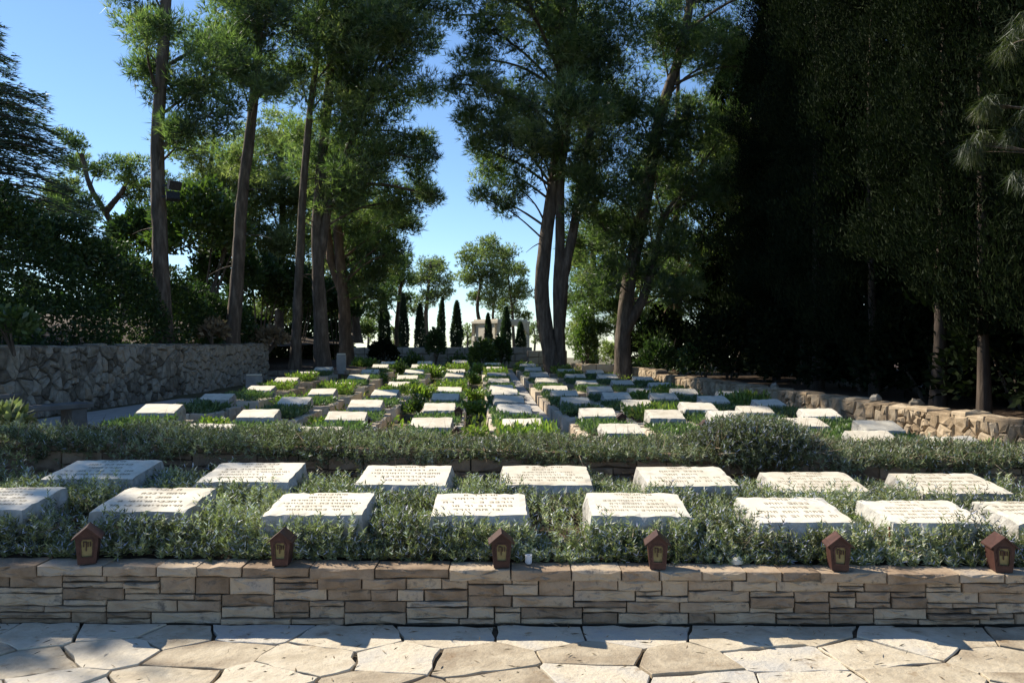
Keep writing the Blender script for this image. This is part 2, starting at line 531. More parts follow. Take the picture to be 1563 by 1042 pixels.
front = thing('retaining_wall', 'low wall of layered tan stone blocks along the front flagstones', 'wall', (0, WALL_D, 0))
rg = np.random.default_rng(5)
core = link('wall_core', pymesh('wall_core', [(-4.6, 0.03, -0.1), (4.6, 0.03, -0.1), (4.6, 0.03, 0.24), (-4.6, 0.03, 0.32), (-4.6, 0.28, -0.1), (4.6, 0.28, -0.1), (4.6, 0.28, 0.24), (-4.6, 0.28, 0.32)],
            [(0, 1, 2, 3), (3, 2, 6, 7), (5, 4, 7, 6), (0, 3, 7, 4), (1, 5, 6, 2)], M['mortar']), front)
for (a, b, z0, z1) in ashlar_blocks(-4.4, 4.4, 0.335, 0.034, 0.14, 0.42, (1, 1, 2, 2, 2), 0.060, rg):
    cap = z1 > 0.33
    g_ = 0.0035
    w, h = b - a - 2 * g_, z1 - z0 - 2 * g_
    poly = np.array([(-w / 2, -h / 2), (w / 2, -h / 2), (w / 2, h / 2), (-w / 2, h / 2)])
    xc = (a + b) / 2
    k = slope_top(xc) / 0.335
    poly[:, 1] *= k
    me = poly_stone('stone', poly, 0.17 if cap else 0.12, 0.006, M['ashlar'], rg, seg=0.07, jit=0.0022, bulge=0.006)
    o = link('cap_stone' if cap else 'stone', me, front)
    o.rotation_euler = (math.pi / 2, 0, 0)
    o.location = (xc, -abs(rg.normal()) * 0.008 - (0.012 if cap else 0), (z0 + z1) / 2 * k)

# planted bed behind the front wall
def bed_z(x, d):
    return 0.30 - 0.011 * x + max(0.0, min(1.0, (d - 4.8) / 1.8)) * 0.10 - 0.006 * x * max(0, min(1, d - 5))

bx = np.linspace(-6, 6, 40); bd = np.linspace(WALL_D + 0.15, 6.85, 12)
V = [(x, d, bed_z(x, d) + rng.normal() * 0.012) for d in bd for x in bx]
Fc = [(j * 40 + i, j * 40 + i + 1, (j + 1) * 40 + i + 1, (j + 1) * 40 + i) for j in range(11) for i in range(39)]
bed = link('soil_bed', pymesh('soil_bed', V, Fc, M['soil'], True))
tag(bed, 'dark soil of the front planted terrace', 'soil', kind='structure')

# second low wall behind the second row of headstones
W2 = 6.72
second = thing('terrace_wall', 'low dark brown stone wall half hidden under the rosemary hedge', 'wall', (0, W2, 0))
link('wall_core', pymesh('wall_core', [(-6, 0.03, 0.2), (6, 0.03, 0.1), (6, 0.03, 0.55), (-6, 0.03, 0.77), (-6, 0.3, 0.2), (6, 0.3, 0.1), (6, 0.3, 0.55), (-6, 0.3, 0.77)],
     [(0, 1, 2, 3), (3, 2, 6, 7), (5, 4, 7, 6), (0, 3, 7, 4), (1, 5, 6, 2)], M['mortar']), second)
rg = np.random.default_rng(9)
for (a, b, z0, z1) in ashlar_blocks(-4.9, 4.9, 0.30, 0.058, 0.25, 0.6, (1, 1, 2), 0.07, rg):
    g_ = 0.004
    w, h = b - a - 2 * g_, z1 - z0 - 2 * g_
    poly = np.array([(-w / 2, -h / 2), (w / 2, -h / 2), (w / 2, h / 2), (-w / 2, h / 2)])
    me = poly_stone('stone', poly, 0.1, 0.007, M['brown_ashlar'], rg, seg=0.12, jit=0.004, bulge=0.008)
    o = link('cap_stone' if z1 > 0.29 else 'stone', me, second)
    o.rotation_euler = (math.pi / 2, math.atan(0.017), 0)
    xc = (a + b) / 2
    o.location = (xc, -abs(rg.normal()) * 0.012, 0.38 - 0.018 * xc + (z0 + z1) / 2)

# ---------------------------------------------------------------- rear graveyard ground
AX = -0.046                        # sideways drift of the columns per metre of depth
def rear_z(x):
    return 0.03 - 0.010 * x

def rise(d):
    return np.maximum(0, (d - 19) / 16.0) * 0.42

V, Fc = [], []
xs = np.linspace(-9.5, 8, 30); ds = np.linspace(7.0, 36, 40)
for d in ds:
    for x in xs:
        V.append((x, d, rear_z(x) + rng.normal() * 0.012 - 0.03 + rise(d)))
Fc = [(j * 30 + i, j * 30 + i + 1, (j + 1) * 30 + i + 1, (j + 1) * 30 + i) for j in range(39) for i in range(29)]
o = link('cemetery_ground', pymesh('cemetery_ground', V, Fc, M['ground'], True))
tag(o, 'earth between the rear graves', 'ground', kind='structure')

V, Fc = [], []
for d in np.linspace(7.4, 33, 30):
    xa, xb = 1.05 + AX * d, 1.50 + AX * d
    zz = rear_z(xa) + 0.03 + rise(d)
    V += [(xa, d, zz), (xb, d, zz)]
Fc = [(2 * i, 2 * i + 1, 2 * i + 3, 2 * i + 2) for i in range(29)]
o = link('footpath', pymesh('footpath', V, Fc, M['path']))
tag(o, 'narrow grey paved footpath running back between the graves', 'path', kind='structure')

# path in front of the left rubble wall
V, Fc = [], []
for d in np.linspace(9, 29, 14):
    V += [(-9.2 + 0.07 * (d - 12), d, 0.125), (-7.2 + 0.055 * (d - 12), d, 0.115)]
Fc = [(2 * i, 2 * i + 1, 2 * i + 3, 2 * i + 2) for i in range(13)]
o = link('side_path', pymesh('side_path', V, Fc, M['path']))
tag(o, 'shaded grey path at the foot of the rubble wall', 'path', kind='structure')

# raised bank behind the left wall
WA, WB = np.array((-10.3, 8.0)), np.array((-8.25, 27.0))
V, Fc = [], []
nb = 16
for k in range(nb):
    t = k / (nb - 1)
    d = 8 + t * 40
    xw = WA[0] + (WB[0] - WA[0]) * min(1.0, (d - 8) / 19.0) - 0.15
    for off, z in ((0, 1.47), (1.5, 1.6), (4, 2.0), (9, 2.6), (25, 3.5)):
        V.append((xw - off, d, z + rng.normal() * 0.04))
for k in range(nb - 1):
    for i in range(4):
        Fc.append((k * 5 + i + 1, k * 5 + i, (k + 1) * 5 + i, (k + 1) * 5 + i + 1))
o = link('hillside_terrain', pymesh('hillside_terrain', V, Fc, M['soil'], True))
tag(o, 'raised earth bank behind the rubble wall', 'terrain', kind='structure')

# ---------------------------------------------------------------- rubble walls
def rubble_wall(name, label, A, B, z0, z1, n, mat, seed, thick=0.4, visible_from=0.0):
    A = np.array(A, float); B = np.array(B, float)
    L = np.linalg.norm(B - A)
    xd = (B - A) / L
    t = thing(name, label, 'wall', (A[0], A[1], 0))
    m = frame((0, 0, 0), (xd[0], xd[1], 0))
    V, Fc = box_verts(0, L, z0, z1 - 0.03, -thick, -0.035)
    me = pymesh('wall_core', V, Fc, M['mortar'])
    c = link('wall_core', me, t); c.matrix_local = m
    rg = np.random.default_rng(seed)
    polys = sorted(cells(visible_from, L, z0, z1, n, rg, 0.024, stretch=0.85, relax=0), key=lambda p: p[:, 0].mean())
    rest = []
    for k, p in enumerate(polys):
        q = p.mean(0)
        me = poly_stone('stone', p - q, 0.10, 0.028, mat, rg, seg=0.16, jit=0.008, bulge=0.018)
        off = abs(rg.normal()) * 0.02
        if k < 298:
            s = link('stone', me, t)
            s.matrix_local = m @ Matrix.Translation((q[0], q[1], off))
        else:
            rest.append(([(v.co.x + q[0], v.co.y + q[1], v.co.z + off) for v in me.vertices], [tuple(f.vertices) for f in me.polygons]))
            bpy.data.meshes.remove(me)
    if rest:
        s = link('far_stonework', join(rest, 'far_stonework', mat), t)
        s.matrix_local = m
        tag(s, kind='stuff')
    # flat coping pieces seen from above
    x = visible_from
    while x < L:
        w = min(rg.uniform(0.25, 0.5), L - x)
        if w > 0.08:
            poly = np.array([(0.008, -thick), (w - 0.008, -thick), (w - 0.008, 0.0), (0.008, 0.0)])
            cc = poly.mean(0)
            me = poly_stone('coping_stone', poly - cc, 0.05, 0.015, mat, rg, seg=0.2, jit=0.012, bulge=0.01)
            s = link('coping_stone', me, t)
            s.matrix_local = m @ Matrix.Translation((x + cc[0], z1 + 0.015 + rg.normal() * 0.012, cc[1] - 0.01)) @ Matrix.Rotation(-math.pi / 2, 4, 'X')
        x += w
    return t


rubble_wall('rubble_wall', 'tall grey rubble stone wall in shade behind the bench', WA, WB, 0.05, 1.5, 500, M['rubble'], 31, visible_from=4.6)
WP = [(7.55, 7.0), (7.07, 11.0), (6.2, 18.0), (4.9, 27.0), (2.6, 35.5)]
# the low boundary wall: one wall in four straight runs
def boundary(runs):
    t = thing('boundary_wall', 'low warm-toned stone boundary wall below the dark cypresses', 'wall', (0, 0, 0))
    for k in range(len(runs) - 1):
        A = np.array(runs[k + 1], float); B = np.array(runs[k], float)
        L = np.linalg.norm(B - A); xd = (B - A) / L
        zt = 0.47 if k < 2 else (0.47 if k == 2 else 0.62)
        m = frame((A[0], A[1], 0), (xd[0], xd[1], 0))
        # the face looks to the left, towards the graves
        V, Fc = box_verts(-0.02, L + 0.02, -0.1, zt - 0.03, -0.4, -0.035)
        m2 = Matrix(m)
        c = link('wall_core', pymesh('wall_core', V, Fc, M['mortar']), t); c.matrix_local = m2
        rg = np.random.default_rng(60 + k)
        n = int(L * (zt + 0.05) / (0.055, 0.065, 0.09, 0.13)[k])
        for p in cells(0, L, -0.06, zt, n, rg, 0.022, stretch=0.85, relax=1):
            q = p.mean(0)
            me = poly_stone('stone', p - q, 0.10, 0.022, M['warm_rubble'], rg, seg=0.16, jit=0.008, bulge=0.016)
            s = link('stone', me, t)
            s.matrix_local = m2 @ Matrix.Translation((q[0], q[1], abs(rg.normal()) * 0.015))
        x = 0.0
        while x < L:
            w = min(rg.uniform(0.3, 0.6), L - x)
            if w > 0.08:
                poly = np.array([(0.008, -0.42), (w - 0.008, -0.42), (w - 0.008, 0.01), (0.008, 0.01)])
                cc = poly.mean(0)
                me = poly_stone('coping_stone', poly - cc, 0.06, 0.02, M['warm_rubble'], rg, seg=0.2, jit=0.015, bulge=0.012)
                s = link('coping_stone', me, t)
                s.matrix_local = m2 @ Matrix.Translation((x + cc[0], zt + 0.02 + rg.normal() * 0.015, cc[1])) @ Matrix.Rotation(-math.pi / 2, 4, 'X')
            x += w
    return t
boundary(WP)

# ground behind the boundary wall
o = link('woodland_terrain', pymesh('woodland_terrain', [(7.8, 5, 0.3), (30, 5, 0.3), (30, 45, 0.3), (2.9, 45, 0.3), (2.9, 36, 0.3), (5.2, 27, 0.3), (6.5, 18, 0.3), (7.4, 11, 0.3)], [(0, 1, 2, 3, 4, 5, 6, 7)], M['soil']))
tag(o, 'dark leaf-littered earth under the cypresses', 'terrain', kind='structure')

# back wall of the cemetery
def block_wall(name, label, A, B, z0, z1, rows, wavg, mat, seed, core=True):
    A = np.array(A, float); B = np.array(B, float)
    L = np.linalg.norm(B - A); xd = (B - A) / L
    t = thing(name, label, 'wall', (A[0], A[1], 0))
    m = frame((0, 0, 0), (xd[0], xd[1], 0))
    V, Fc = box_verts(0, L, z0, z1 - 0.02, -0.4, -0.03)
    c = link('wall_core', pymesh('wall_core', V, Fc, M['mortar']), t); c.matrix_local = m
    rg = np.random.default_rng(seed)
    hh = (z1 - z0) / rows
    for r in range(rows):
        x = 0.0
        while x < L - 0.05:
            w = wavg * rg.uniform(0.7, 1.4)
            if L - x - w < wavg * 0.4: w = L - x
            poly = np.array([(-w / 2 + .01, -hh / 2 + .01), (w / 2 - .01, -hh / 2 + .01), (w / 2 - .01, hh / 2 - .01), (-w / 2 + .01, hh / 2 - .01)])
            me = poly_stone('stone', poly, 0.15 if r < rows - 1 else 0.38, 0.015, mat, rg, seg=0.3, jit=0.008, bulge=0.012)
            s = link('stone', me, t)
            s.matrix_local = m @ Matrix.Translation((x + w / 2, z0 + (r + .5) * hh, abs(rg.normal()) * 0.01))
            x += w
    return t
block_wall('back_wall', 'grey stone wall closing the far end below the small cypresses', (-7.2, 35.0), (0.9, 35.6), 0.1, 1.35, 4, 0.6, M['concrete'], 71)
block_wall('stepped_wall', 'sunlit tan block wall at the far end beside the forked pine', (0.7, 33.6), (2.35, 33.9), 0.1, 1.22, 4, 0.5, M['kerb'], 72)
block_wall('planter_wall', 'pale stone planter wall just right of the forked pine', (2.7, 31.0), (3.9, 30.6), 0.1, 0.72, 2, 0.55, M['kerb'], 73)
block_wall('bank_edging', 'dark stone edging under the left pine trunks', (-8.3, 26.9), (-5.3, 28.0), 0.05, 0.62, 3, 0.5, M['rubble'], 74)
o = link('pine_bank_terrain', pymesh('pine_bank_terrain', [(-8.6, 27.1, 0.58), (-5.2, 28.2, 0.58), (-5.0, 37, 0.62), (-12, 37, 0.9), (-12, 27, 1.0)], [(0, 1, 2, 3, 4)], M['soil']))
tag(o, 'shaded earth bank around the left pine trunks', 'terrain', kind='structure')

# ================================================================ FRONT HEADSTONES
def glyph_lines(w, l, h_front, h_back, lines, rg):
    """lines of small carved square letters lying on the sloping top"""
    V, Fc = [], []
    tilt = (h_back - h_front) / l
    def quad(x0, x1, y0, y1):
        o = len(V)
        for (x, y) in ((x0, y0), (x1, y0), (x1, y1), (x0, y1)):
            V.append((x, y, h_front + tilt * (y + l / 2) + 0.0025))
        Fc.append((o, o + 1, o + 2, o + 3))
    n = len(lines)
    gh = min(0.034, l * 0.62 / n * 0.55)
    for k, frac in enumerate(lines):
        y = l * 0.36 - k * l * 0.68 / max(1, n - 1) if n > 1 else 0
        x = w * frac * 0.41
        while x > -w * frac * 0.41:
            if rg.random() < 0.17:
                x -= gh * 0.8; continue
            gw = gh * rg.choice((0.35, 0.7, 0.8, 0.85))
            s = gh * 0.20
            quad(x - gw, x, y + gh - s, y + gh)
            if gw > gh * 0.5:
                quad(x - s, x, y, y + gh - s)
                q = rg.random()
                if q < .4: quad(x - gw, x - gw + s, y, y + gh - s)
                elif q < .7: quad(x - gw, x - s, y, y + s)
            else:
                quad(x - s, x, y + gh * .3, y + gh - s)
            x -= gw + gh * 0.28
    return V, Fc


def front_stone(px, dfr, w, l, zf, rise, seed, label, lines, rz=0.0):
    X = (px - 781.5) / F * dfr
    rg = np.random.default_rng(seed)
    base = bed_z(X, dfr + l / 2) - 0.03
    t = thing('headstone', label, 'headstone', (X, dfr + l / 2, base), rz, 'headstones in the front planted terrace')
    hf, hb = zf - base, zf + rise - base
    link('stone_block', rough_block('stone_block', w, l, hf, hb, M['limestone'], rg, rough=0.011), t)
    V, Fc = glyph_lines(w, l, hf, hb, lines, rg)
    tag(link('inscription', pymesh('inscription', V, Fc, M['carved']), t), kind='stuff')
    return (X, dfr, w, l)

FOOT = []
r1 = [(-45, 0.575, 'nearer-row headstone cut off by the left picture edge'),
      (210, 0.560, 'sunlit headstone behind the shaded leftmost lantern, nearer row'),
      (476, 0.550, 'nearer-row headstone behind the second lantern from the left'),
      (730, 0.543, 'nearer-row headstone directly behind the lantern with the white cup'),
      (980, 0.533, 'nearer-row headstone behind the fourth lantern from the left'),
      (1232, 0.505, 'nearer-row headstone behind the second lantern from the right'),
      (1440, 0.495, 'nearer-row headstone behind the thin rusty stake'),
      (1625, 0.49, 'nearer-row headstone cut off by the right picture edge')]
LN = [(0.5, 0.3, 0.75, 0.8, 1, 0.95), (0.35, 0.6, 0.55, 0.9, 0.95), (0.5, 0.4, 0.8, 1, 0.9, 0.7), (0.45, 0.9, 0.95, 0.85, 0.6)]
for i, (px, zf, lab) in enumerate(r1):
    FOOT.append(front_stone(px, 4.86 + 0.03 * math.sin(i * 2.1), 0.60 + 0.02 * math.sin(i * 3.3), 0.50 + 0.02 * math.cos(i * 2.2), zf, 0.045 + 0.012 * math.sin(i * 1.7), 100 + i, lab, LN[i % 4], rz=(0.03, -0.02, 0.0, 0.015, -0.025, 0.02, 0, .02)[i]))
r2 = [(131, 0.600, 'farther-row headstone at the left end, bluish right side'),
      (369, 0.585, 'farther-row headstone second from the left end'),
      (611, 0.568, 'farther-row headstone third from the left, pale rough front edge'),
      (835, 0.560, 'farther-row headstone in the middle below the grey footpath'),
      (1058, 0.550, 'farther-row headstone with bright sunlit left side, left of the rosemary mound'),
      (1262, 0.515, 'farther-row headstone partly hidden by bushy rosemary tips'),
      (1478, 0.505, 'farther-row headstone at the right end')]
for i, (px, zf, lab) in enumerate(r2):
    FOOT.append(front_stone(px, 5.78 + 0.03 * math.cos(i * 1.7), 0.665, 0.52, zf, 0.06, 130 + i, lab, LN[(i + 1) % 4], rz=(0.02, 0.01, -0.02, 0.0, 0.03, -0.01, 0.01)[i]))

# ---------------------------------------------------------------- lanterns on the wall
def lantern_parts():
    """meshes of one small house-shaped memorial lantern; front towards -y, base at z = 0"""
    wt, wb, dp, he, hr = 0.062, 0.047, 0.062, 0.135, 0.168
    def ring(y):
        return [(-wb, y, 0), (wb, y, 0), (wt, y, he), (0, y, hr), (-wt, y, he)]
    V = ring(-dp) + ring(dp)
    Fc = [(9, 8, 7, 6, 5)] + [(i, (i + 1) % 5, 5 + (i + 1) % 5, 5 + i)[::-1] for i in range(5)]
    # front face with a window opening
    o = len(V)
    x1, z0, z1 = 0.031, 0.035, 0.118
    V += [(-x1 * .85, -dp, z0), (x1 * .85, -dp, z0), (x1, -dp, z1 - .012), (x1 * .7, -dp, z1), (-x1 * .7, -dp, z1), (-x1, -dp, z1 - .012)]
    Fc += [(0, 1, o + 1, o), (1, 2, o + 2, o + 1), (2, 3, o + 3, o + 2), (3, o + 4, o + 3), (3, 4, o + 5, o + 4), (4, 0, o, o + 5)]
    q = len(V)
    V += [(x, -dp + 0.012, z) for (x, y, z) in V[o:o + 6]]
    Fc += [(o + i, o + (i + 1) % 6, q + (i + 1) % 6, q + i) for i in range(6)]
    body = pymesh('body', V, Fc, M['rust_metal'])
    pane = pymesh('pane', [(x * 1.02, -dp + 0.010, z) for (x, y, z) in V[o:o + 6]], [(0, 1, 2, 3, 4, 5)], M['amber'])
    # roof with overhang, folded sheet
    ex, ez = 0.078, he - 0.012
    R = []
    for y in (-dp - 0.014, dp + 0.010):
        R += [(-ex, y, ez), (0, y, hr + 0.010), (ex, y, ez), (-ex, y, ez - 0.007), (0, y, hr + 0.002), (ex, y, ez - 0.007)]
    Rf = [(0, 1, 7, 6), (1, 2, 8, 7), (3, 9, 10, 4), (4, 10, 11, 5), (0, 3, 4, 1), (1, 4, 5, 2), (6, 7, 10, 9), (7, 8, 11, 10), (0, 6, 9, 3), (2, 5, 11, 8)]
    roof = pymesh('roof', R, [f[::-1] for f in Rf], M['rust_metal'])
    # small upright bars of the door ornament
    parts = []
    for k, x in enumerate((-0.016, -0.003, 0.006, 0.018)):
        parts.append(box_verts(x - 0.0025, x + 0.0025, -dp + 0.002, -dp + 0.008, 0.082 - (0.02 if k == 1 else 0), 0.104))
    parts.append(box_verts(-0.02, 0.0, -dp + 0.002, -dp + 0.008, 0.104, 0.108))
    orn = join(parts, 'door_ornament', M['rust_metal'])
    # raised rim of the little door
    W_ = [V[o + i] for i in range(6)]
    D_ = [(x * 0.98, -dp - 0.0035, 0.077 + (z - 0.077) * 0.98) for x, y, z in W_] + [(x * 1.28, -dp - 0.0035, 0.077 + (z - 0.077) * 1.16) for x, y, z in W_] \
        + [(x * 1.28, -dp, 0.077 + (z - 0.077) * 1.16) for x, y, z in W_] + [(x * 0.98, -dp + 0.004, 0.077 + (z - 0.077) * 0.98) for x, y, z in W_]
    Df = []
    for i in range(6):
        j = (i + 1) % 6
        Df += [(i, j, 6 + j, 6 + i), (6 + i, 6 + j, 12 + j, 12 + i), (j, i, 18 + i, 18 + j)]
    # hinge knuckles on the left rim
    hv = []
    for zc in (0.055, 0.10):
        v_, f_ = box_verts(-0.0415, -0.0365, -dp - 0.006, -dp - 0.001, zc - 0.006, zc + 0.006)
        q0 = len(D_); D_ += v_; Df += [tuple(i + q0 for i in f) for f in f_]
    door = pymesh('door', D_, Df, M['rust_metal'])
    return body, pane, roof, orn, door

LP_ = lantern_parts()
def lantern(loc, rz, label, sc, group):
    t = thing('memorial_lantern', label, 'lantern', loc, rz, group)
    t.scale = (sc, sc, sc * 1.2)
    t.scale = [q_ * 0.92 for q_ in t.scale]
    link('body', LP_[0], t); link('roof', LP_[2], t)
    dr_ = link('door', LP_[4], t)
    link('pane', LP_[1], dr_); link('door_ornament', LP_[3], dr_)
    return t

lant = [(135, 'leftmost brown lantern on the front wall, in deep shade', 0.35, 1.08), (431, 'second brown lantern from the left on the front wall', 0.05, 1.0),
        (765, 'brown lantern with amber window beside a small white cup', 0.06, 1.02), (1003, 'fourth brown lantern from the left, amber window, on front wall', -0.10, 1.02),
        (1279, 'second brown lantern from the right on the front wall', -0.16, 1.02), (1526, 'rightmost brown lantern on the front wall, reddish sunlit side', -0.16, 1.04)]
for px, lab, rz, sc in lant:
    X = (px - 781.5) / F * 4.58
    lantern((X, 4.58, slope_top(X) + 0.003), rz, lab, sc, 'lanterns along the front wall')

# ================================================================ REAR GRAVES
rgg = np.random.default_rng(77)
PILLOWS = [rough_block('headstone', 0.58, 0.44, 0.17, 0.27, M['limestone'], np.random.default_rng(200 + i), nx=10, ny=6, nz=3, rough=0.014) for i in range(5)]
KERBS = []
for i in range(4):
    w = (0.30, 0.36, 0.42, 0.27)[i]
    poly = np.array([(-w / 2 + .006, -.15), (w / 2 - .006, -.15), (w / 2 - .006, .15), (-w / 2 + .006, .15)])
    KERBS.append((w, poly_stone('kerb_stone', poly, 0.13, 0.014, M['kerb'], rgg, seg=0.14, jit=0.006, bulge=0.010)))

def planting_mesh(seed, w, l, h, n, ln, mat, flat=True):
    rg = np.random.default_rng(seed)
    b = np.stack([rg.uniform(-w / 2, w / 2, n), rg.uniform(-l / 2, l / 2, n), h * rg.uniform(0.35, 1.0, n)], 1)
    if not flat: b[:, 2] += 0.05 * np.sin(b[:, 0] * 9 + seed) * np.cos(b[:, 1] * 7)
    dr = unit(rg.normal(size=(n, 3)) * 0.6 + np.array((0, 0, 0.9)))
    return trimesh('planting', *blades(b, dr, ln * rg.uniform(.6, 1.3, n), ln * 0.38, rg.random(n), rg, leaf=True)[:2], mat,
                   var=np.repeat(rg.random(n), 4))
PADS = [planting_mesh(300 + i, 0.66, 1.15, 0.11, 1300, 0.065, M['lawn'], flat=i < 2) for i in range(3)] + \
       [planting_mesh(310 + i, 0.66, 1.15, 0.16, 900, 0.09, M['herb'], flat=False) for i in range(2)]

BEDTOP = 0.25
def grave(u, d, label, stone_dir=1, blocks=True, shade=False, topz=None):
    X = u + AX * d
    gz = rear_z(X) + rise(d)
    t = thing('grave', label, 'grave', (X, d, gz), 0.046 + rgg.normal() * 0.012, 'graves in the rear cemetery')
    h = link('headstone', PILLOWS[int(rgg.integers(5))], t)
    h.location = (0, 0.22, BEDTOP - 0.005)
    h.rotation_euler = (rgg.normal() * 0.012, rgg.normal() * 0.012, rgg.normal() * 0.02)
    s = rgg.uniform(0.92, 1.02); h.scale = (s, rgg.uniform(.95, 1.03), rgg.uniform(0.84, 1.0))
    p = link('planting', PADS[int(rgg.choice((0, 0, 1, 1, 0, 1, 2, 3, 4)))], t)
    p.location = (0, -0.60, BEDTOP - 0.05); p.scale = (1.1, 1.05, rgg.uniform(1.05, 1.5))
    V, Fc = box_verts(-0.34, 0.34, -1.24, 0.5, -0.05, BEDTOP - 0.03)
    if blocks:
        link('bed_soil', pymesh('bed_soil', V, Fc, M['soil']), t)
        # kerb stones round the bed: front, both sides, back
        runs = [((-0.42, -1.32), (0.42, -1.32)), ((0.42, -1.32), (0.42, 0.58)), ((-0.42, 0.58), (-0.42, -1.32))]
        for (a, b) in runs:
            a = np.array(a); b = np.array(b); L = np.linalg.norm(b - a); xd = (b - a) / L
            x = 0.0
            while x < L - 0.05:
                w0, me = KERBS[int(rgg.integers(4))]
                w = w0 if L - x - w0 > 0.18 else L - x
                k = link('kerb_stone', me, t)
                mm = frame((a[0] + xd[0] * (x + w / 2), a[1] + xd[1] * (x + w / 2), BEDTOP - 0.15 + rgg.normal() * 0.008), (xd[0], xd[1], 0))
                k.matrix_local = mm @ Matrix.Diagonal((w / w0, 1, 1, 1))
                x += w
    else:
        link('bed_edge', pymesh('bed_edge', *box_verts(-0.42, 0.42, -1.3, 0.56, -0.05, BEDTOP - 0.02), M['kerb']), t)
    return t

ORD = ['first', 'second', 'third', 'fourth', 'fifth', 'sixth', 'seventh', 'eighth', 'ninth', 'tenth', 'eleventh']
COLS = [
    (-5.0, [12.4, 15.2, 18.3, 20.8, 23.6, 26.0], 'in the outermost left column beside the shaded path'),
    (-3.3, [9.6, 11.9, 14.3, 17.0, 19.6, 22.2, 24.8, 27.4, 30.0], 'in the second column from the shaded left path'),
    (-1.93, [9.5, 11.7, 13.8, 16.8, 19.8, 22.4, 25.0, 27.6, 30.2], 'in the third column from the shaded left path'),
    (-0.61, [10.8, 13.45, 16.0, 18.6, 20.8, 23.4, 25.3, 28.5, 31.0], 'in the straight middle column left of the footpath graves'),
    (0.65, [10.8, 13.1, 15.3, 17.4, 19.4, 21.6, 24.0, 26.6, 29.4], 'in the column along the left edge of the footpath'),
    (1.95, [10.4, 12.5, 15.3, 17.2, 19.2, 21.6, 24.0, 26.6, 29.2], 'in the column along the right edge of the footpath'),
    (3.0, [9.2, 12.4, 14.5, 16.7, 18.9, 21.2, 23.6, 26.0, 28.4], 'in the second column right of the footpath'),
    (3.95, [9.9, 12.2, 13.9, 16.5, 18.8, 21.2, 23.6, 26.0], 'in the third column right of the footpath'),
    (4.85, [9.5, 11.5, 13.6, 16.0, 18.3, 20.6, 22.8], 'in the fourth column right of the footpath'),
    (5.72, [9.2, 11.1, 13.0, 15.3, 17.6], 'in the column beside the low boundary wall'),
]
GR = []
for u, dl, where in COLS:
    for k, d in enumerate(dl):
        lab = f'{ORD[k]} grave from the hedge {where}'
        grave(u, d, lab, blocks=d < 17.5)
        GR.append((u + AX * d, d))

# grave without a headstone, brick-dark sides and a grey slab
t = thing('slab_tomb', 'dark brown box tomb with flat grey slab, just behind the hedge', 'tomb', (-0.42, 9.4, 0.0), 0.04)
for z in range(4):
    for k in range(3):
        me = boxmesh('brick', -0.085, 0.085, -0.25, 0.25, 0, 0.085, M['brown_ashlar'], 0.006)
        b = link('brick', me, t); b.location = ((k - 1) * 0.18 + (0.02 if z % 2 else 0), 0, z * 0.092)
link('slab', boxmesh('slab', -0.33, 0.33, -0.3, 0.3, 0.372, 0.44, M['concrete'], 0.008), t)

for i, (px, py, d, lab) in enumerate([(1077, 652, 10.6, 'small rear lantern beside a grave right of the footpath'), (697, 664, 9.9, 'small rear lantern beside the middle grave column behind the hedge'),
                                      (949, 640, 12.0, 'small rear lantern between two graves right of the footpath'), (700, 630, 12.9, 'small rear lantern beside the second grave of the middle column'),
                                      (560, 645, 12.2, 'small rear lantern between the left grave columns')]):
    p = P(px, py, d)
    lantern((p[0], p[1], max(0.2, p[2] - 0.12)), 0.0, lab, 1.15, 'small lanterns among the rear graves')

# ================================================================ PLANTS AND SHRUBS
def sprigs(pos, height, rg, nleaf=26, ln=0.026, wd=0.0055, lean=0.35, stems=True):
    """upright leafy shoots: whorls of narrow leaves along a leaning stem"""
    n = len(pos)
    height = np.broadcast_to(height, (n,))
    axis = unit(rg.normal(size=(n, 3)) * lean + np.array((0, 0, 1.0)))
    t = np.linspace(0.12, 1.0, nleaf)[None, :] + rg.normal(size=(n, nleaf)) * 0.03
    base = pos[:, None, :] + axis[:, None, :] * (height[:, None] * t)[..., None]
    out = rg.normal(size=(n, nleaf, 3)); out -= axis[:, None, :] * (out * axis[:, None, :]).sum(-1, keepdims=True)
    dr = unit(unit(out) * 0.9 + axis[:, None, :] * (0.35 + 0.5 * t)[..., None])
    v0 = np.clip(0.48 + 0.22 * np.sin(pos[:, 0] * 4.3 + 2 * np.sin(pos[:, 1] * 3.7)) * np.sin(pos[:, 1] * 5.1 + pos[:, 0]) + rg.normal(0, 0.17, n), 0.0, 0.88)[:, None]
    var = np.clip(v0 + rg.normal(size=(n, nleaf)) * 0.10, 0, 0.92)
    fl = rg.random((n, nleaf)) < 0.15
    var = np.where(fl & (t > 0.45), rg.uniform(0.945, 1.0, (n, nleaf)), var)
    parts = [blades(base.reshape(-1, 3), dr.reshape(-1, 3), ln * rg.uniform(0.7, 1.25, n * nleaf), wd, var.ravel(), rg)]
    return parts


def inside_stone(x, d, pad=0.01, extra_front=0.0):
    for (X, df, w, l) in FOOT:
        if abs(x - X) < w / 2 + pad and df - pad - extra_front < d < df + l + pad: return True
    return False

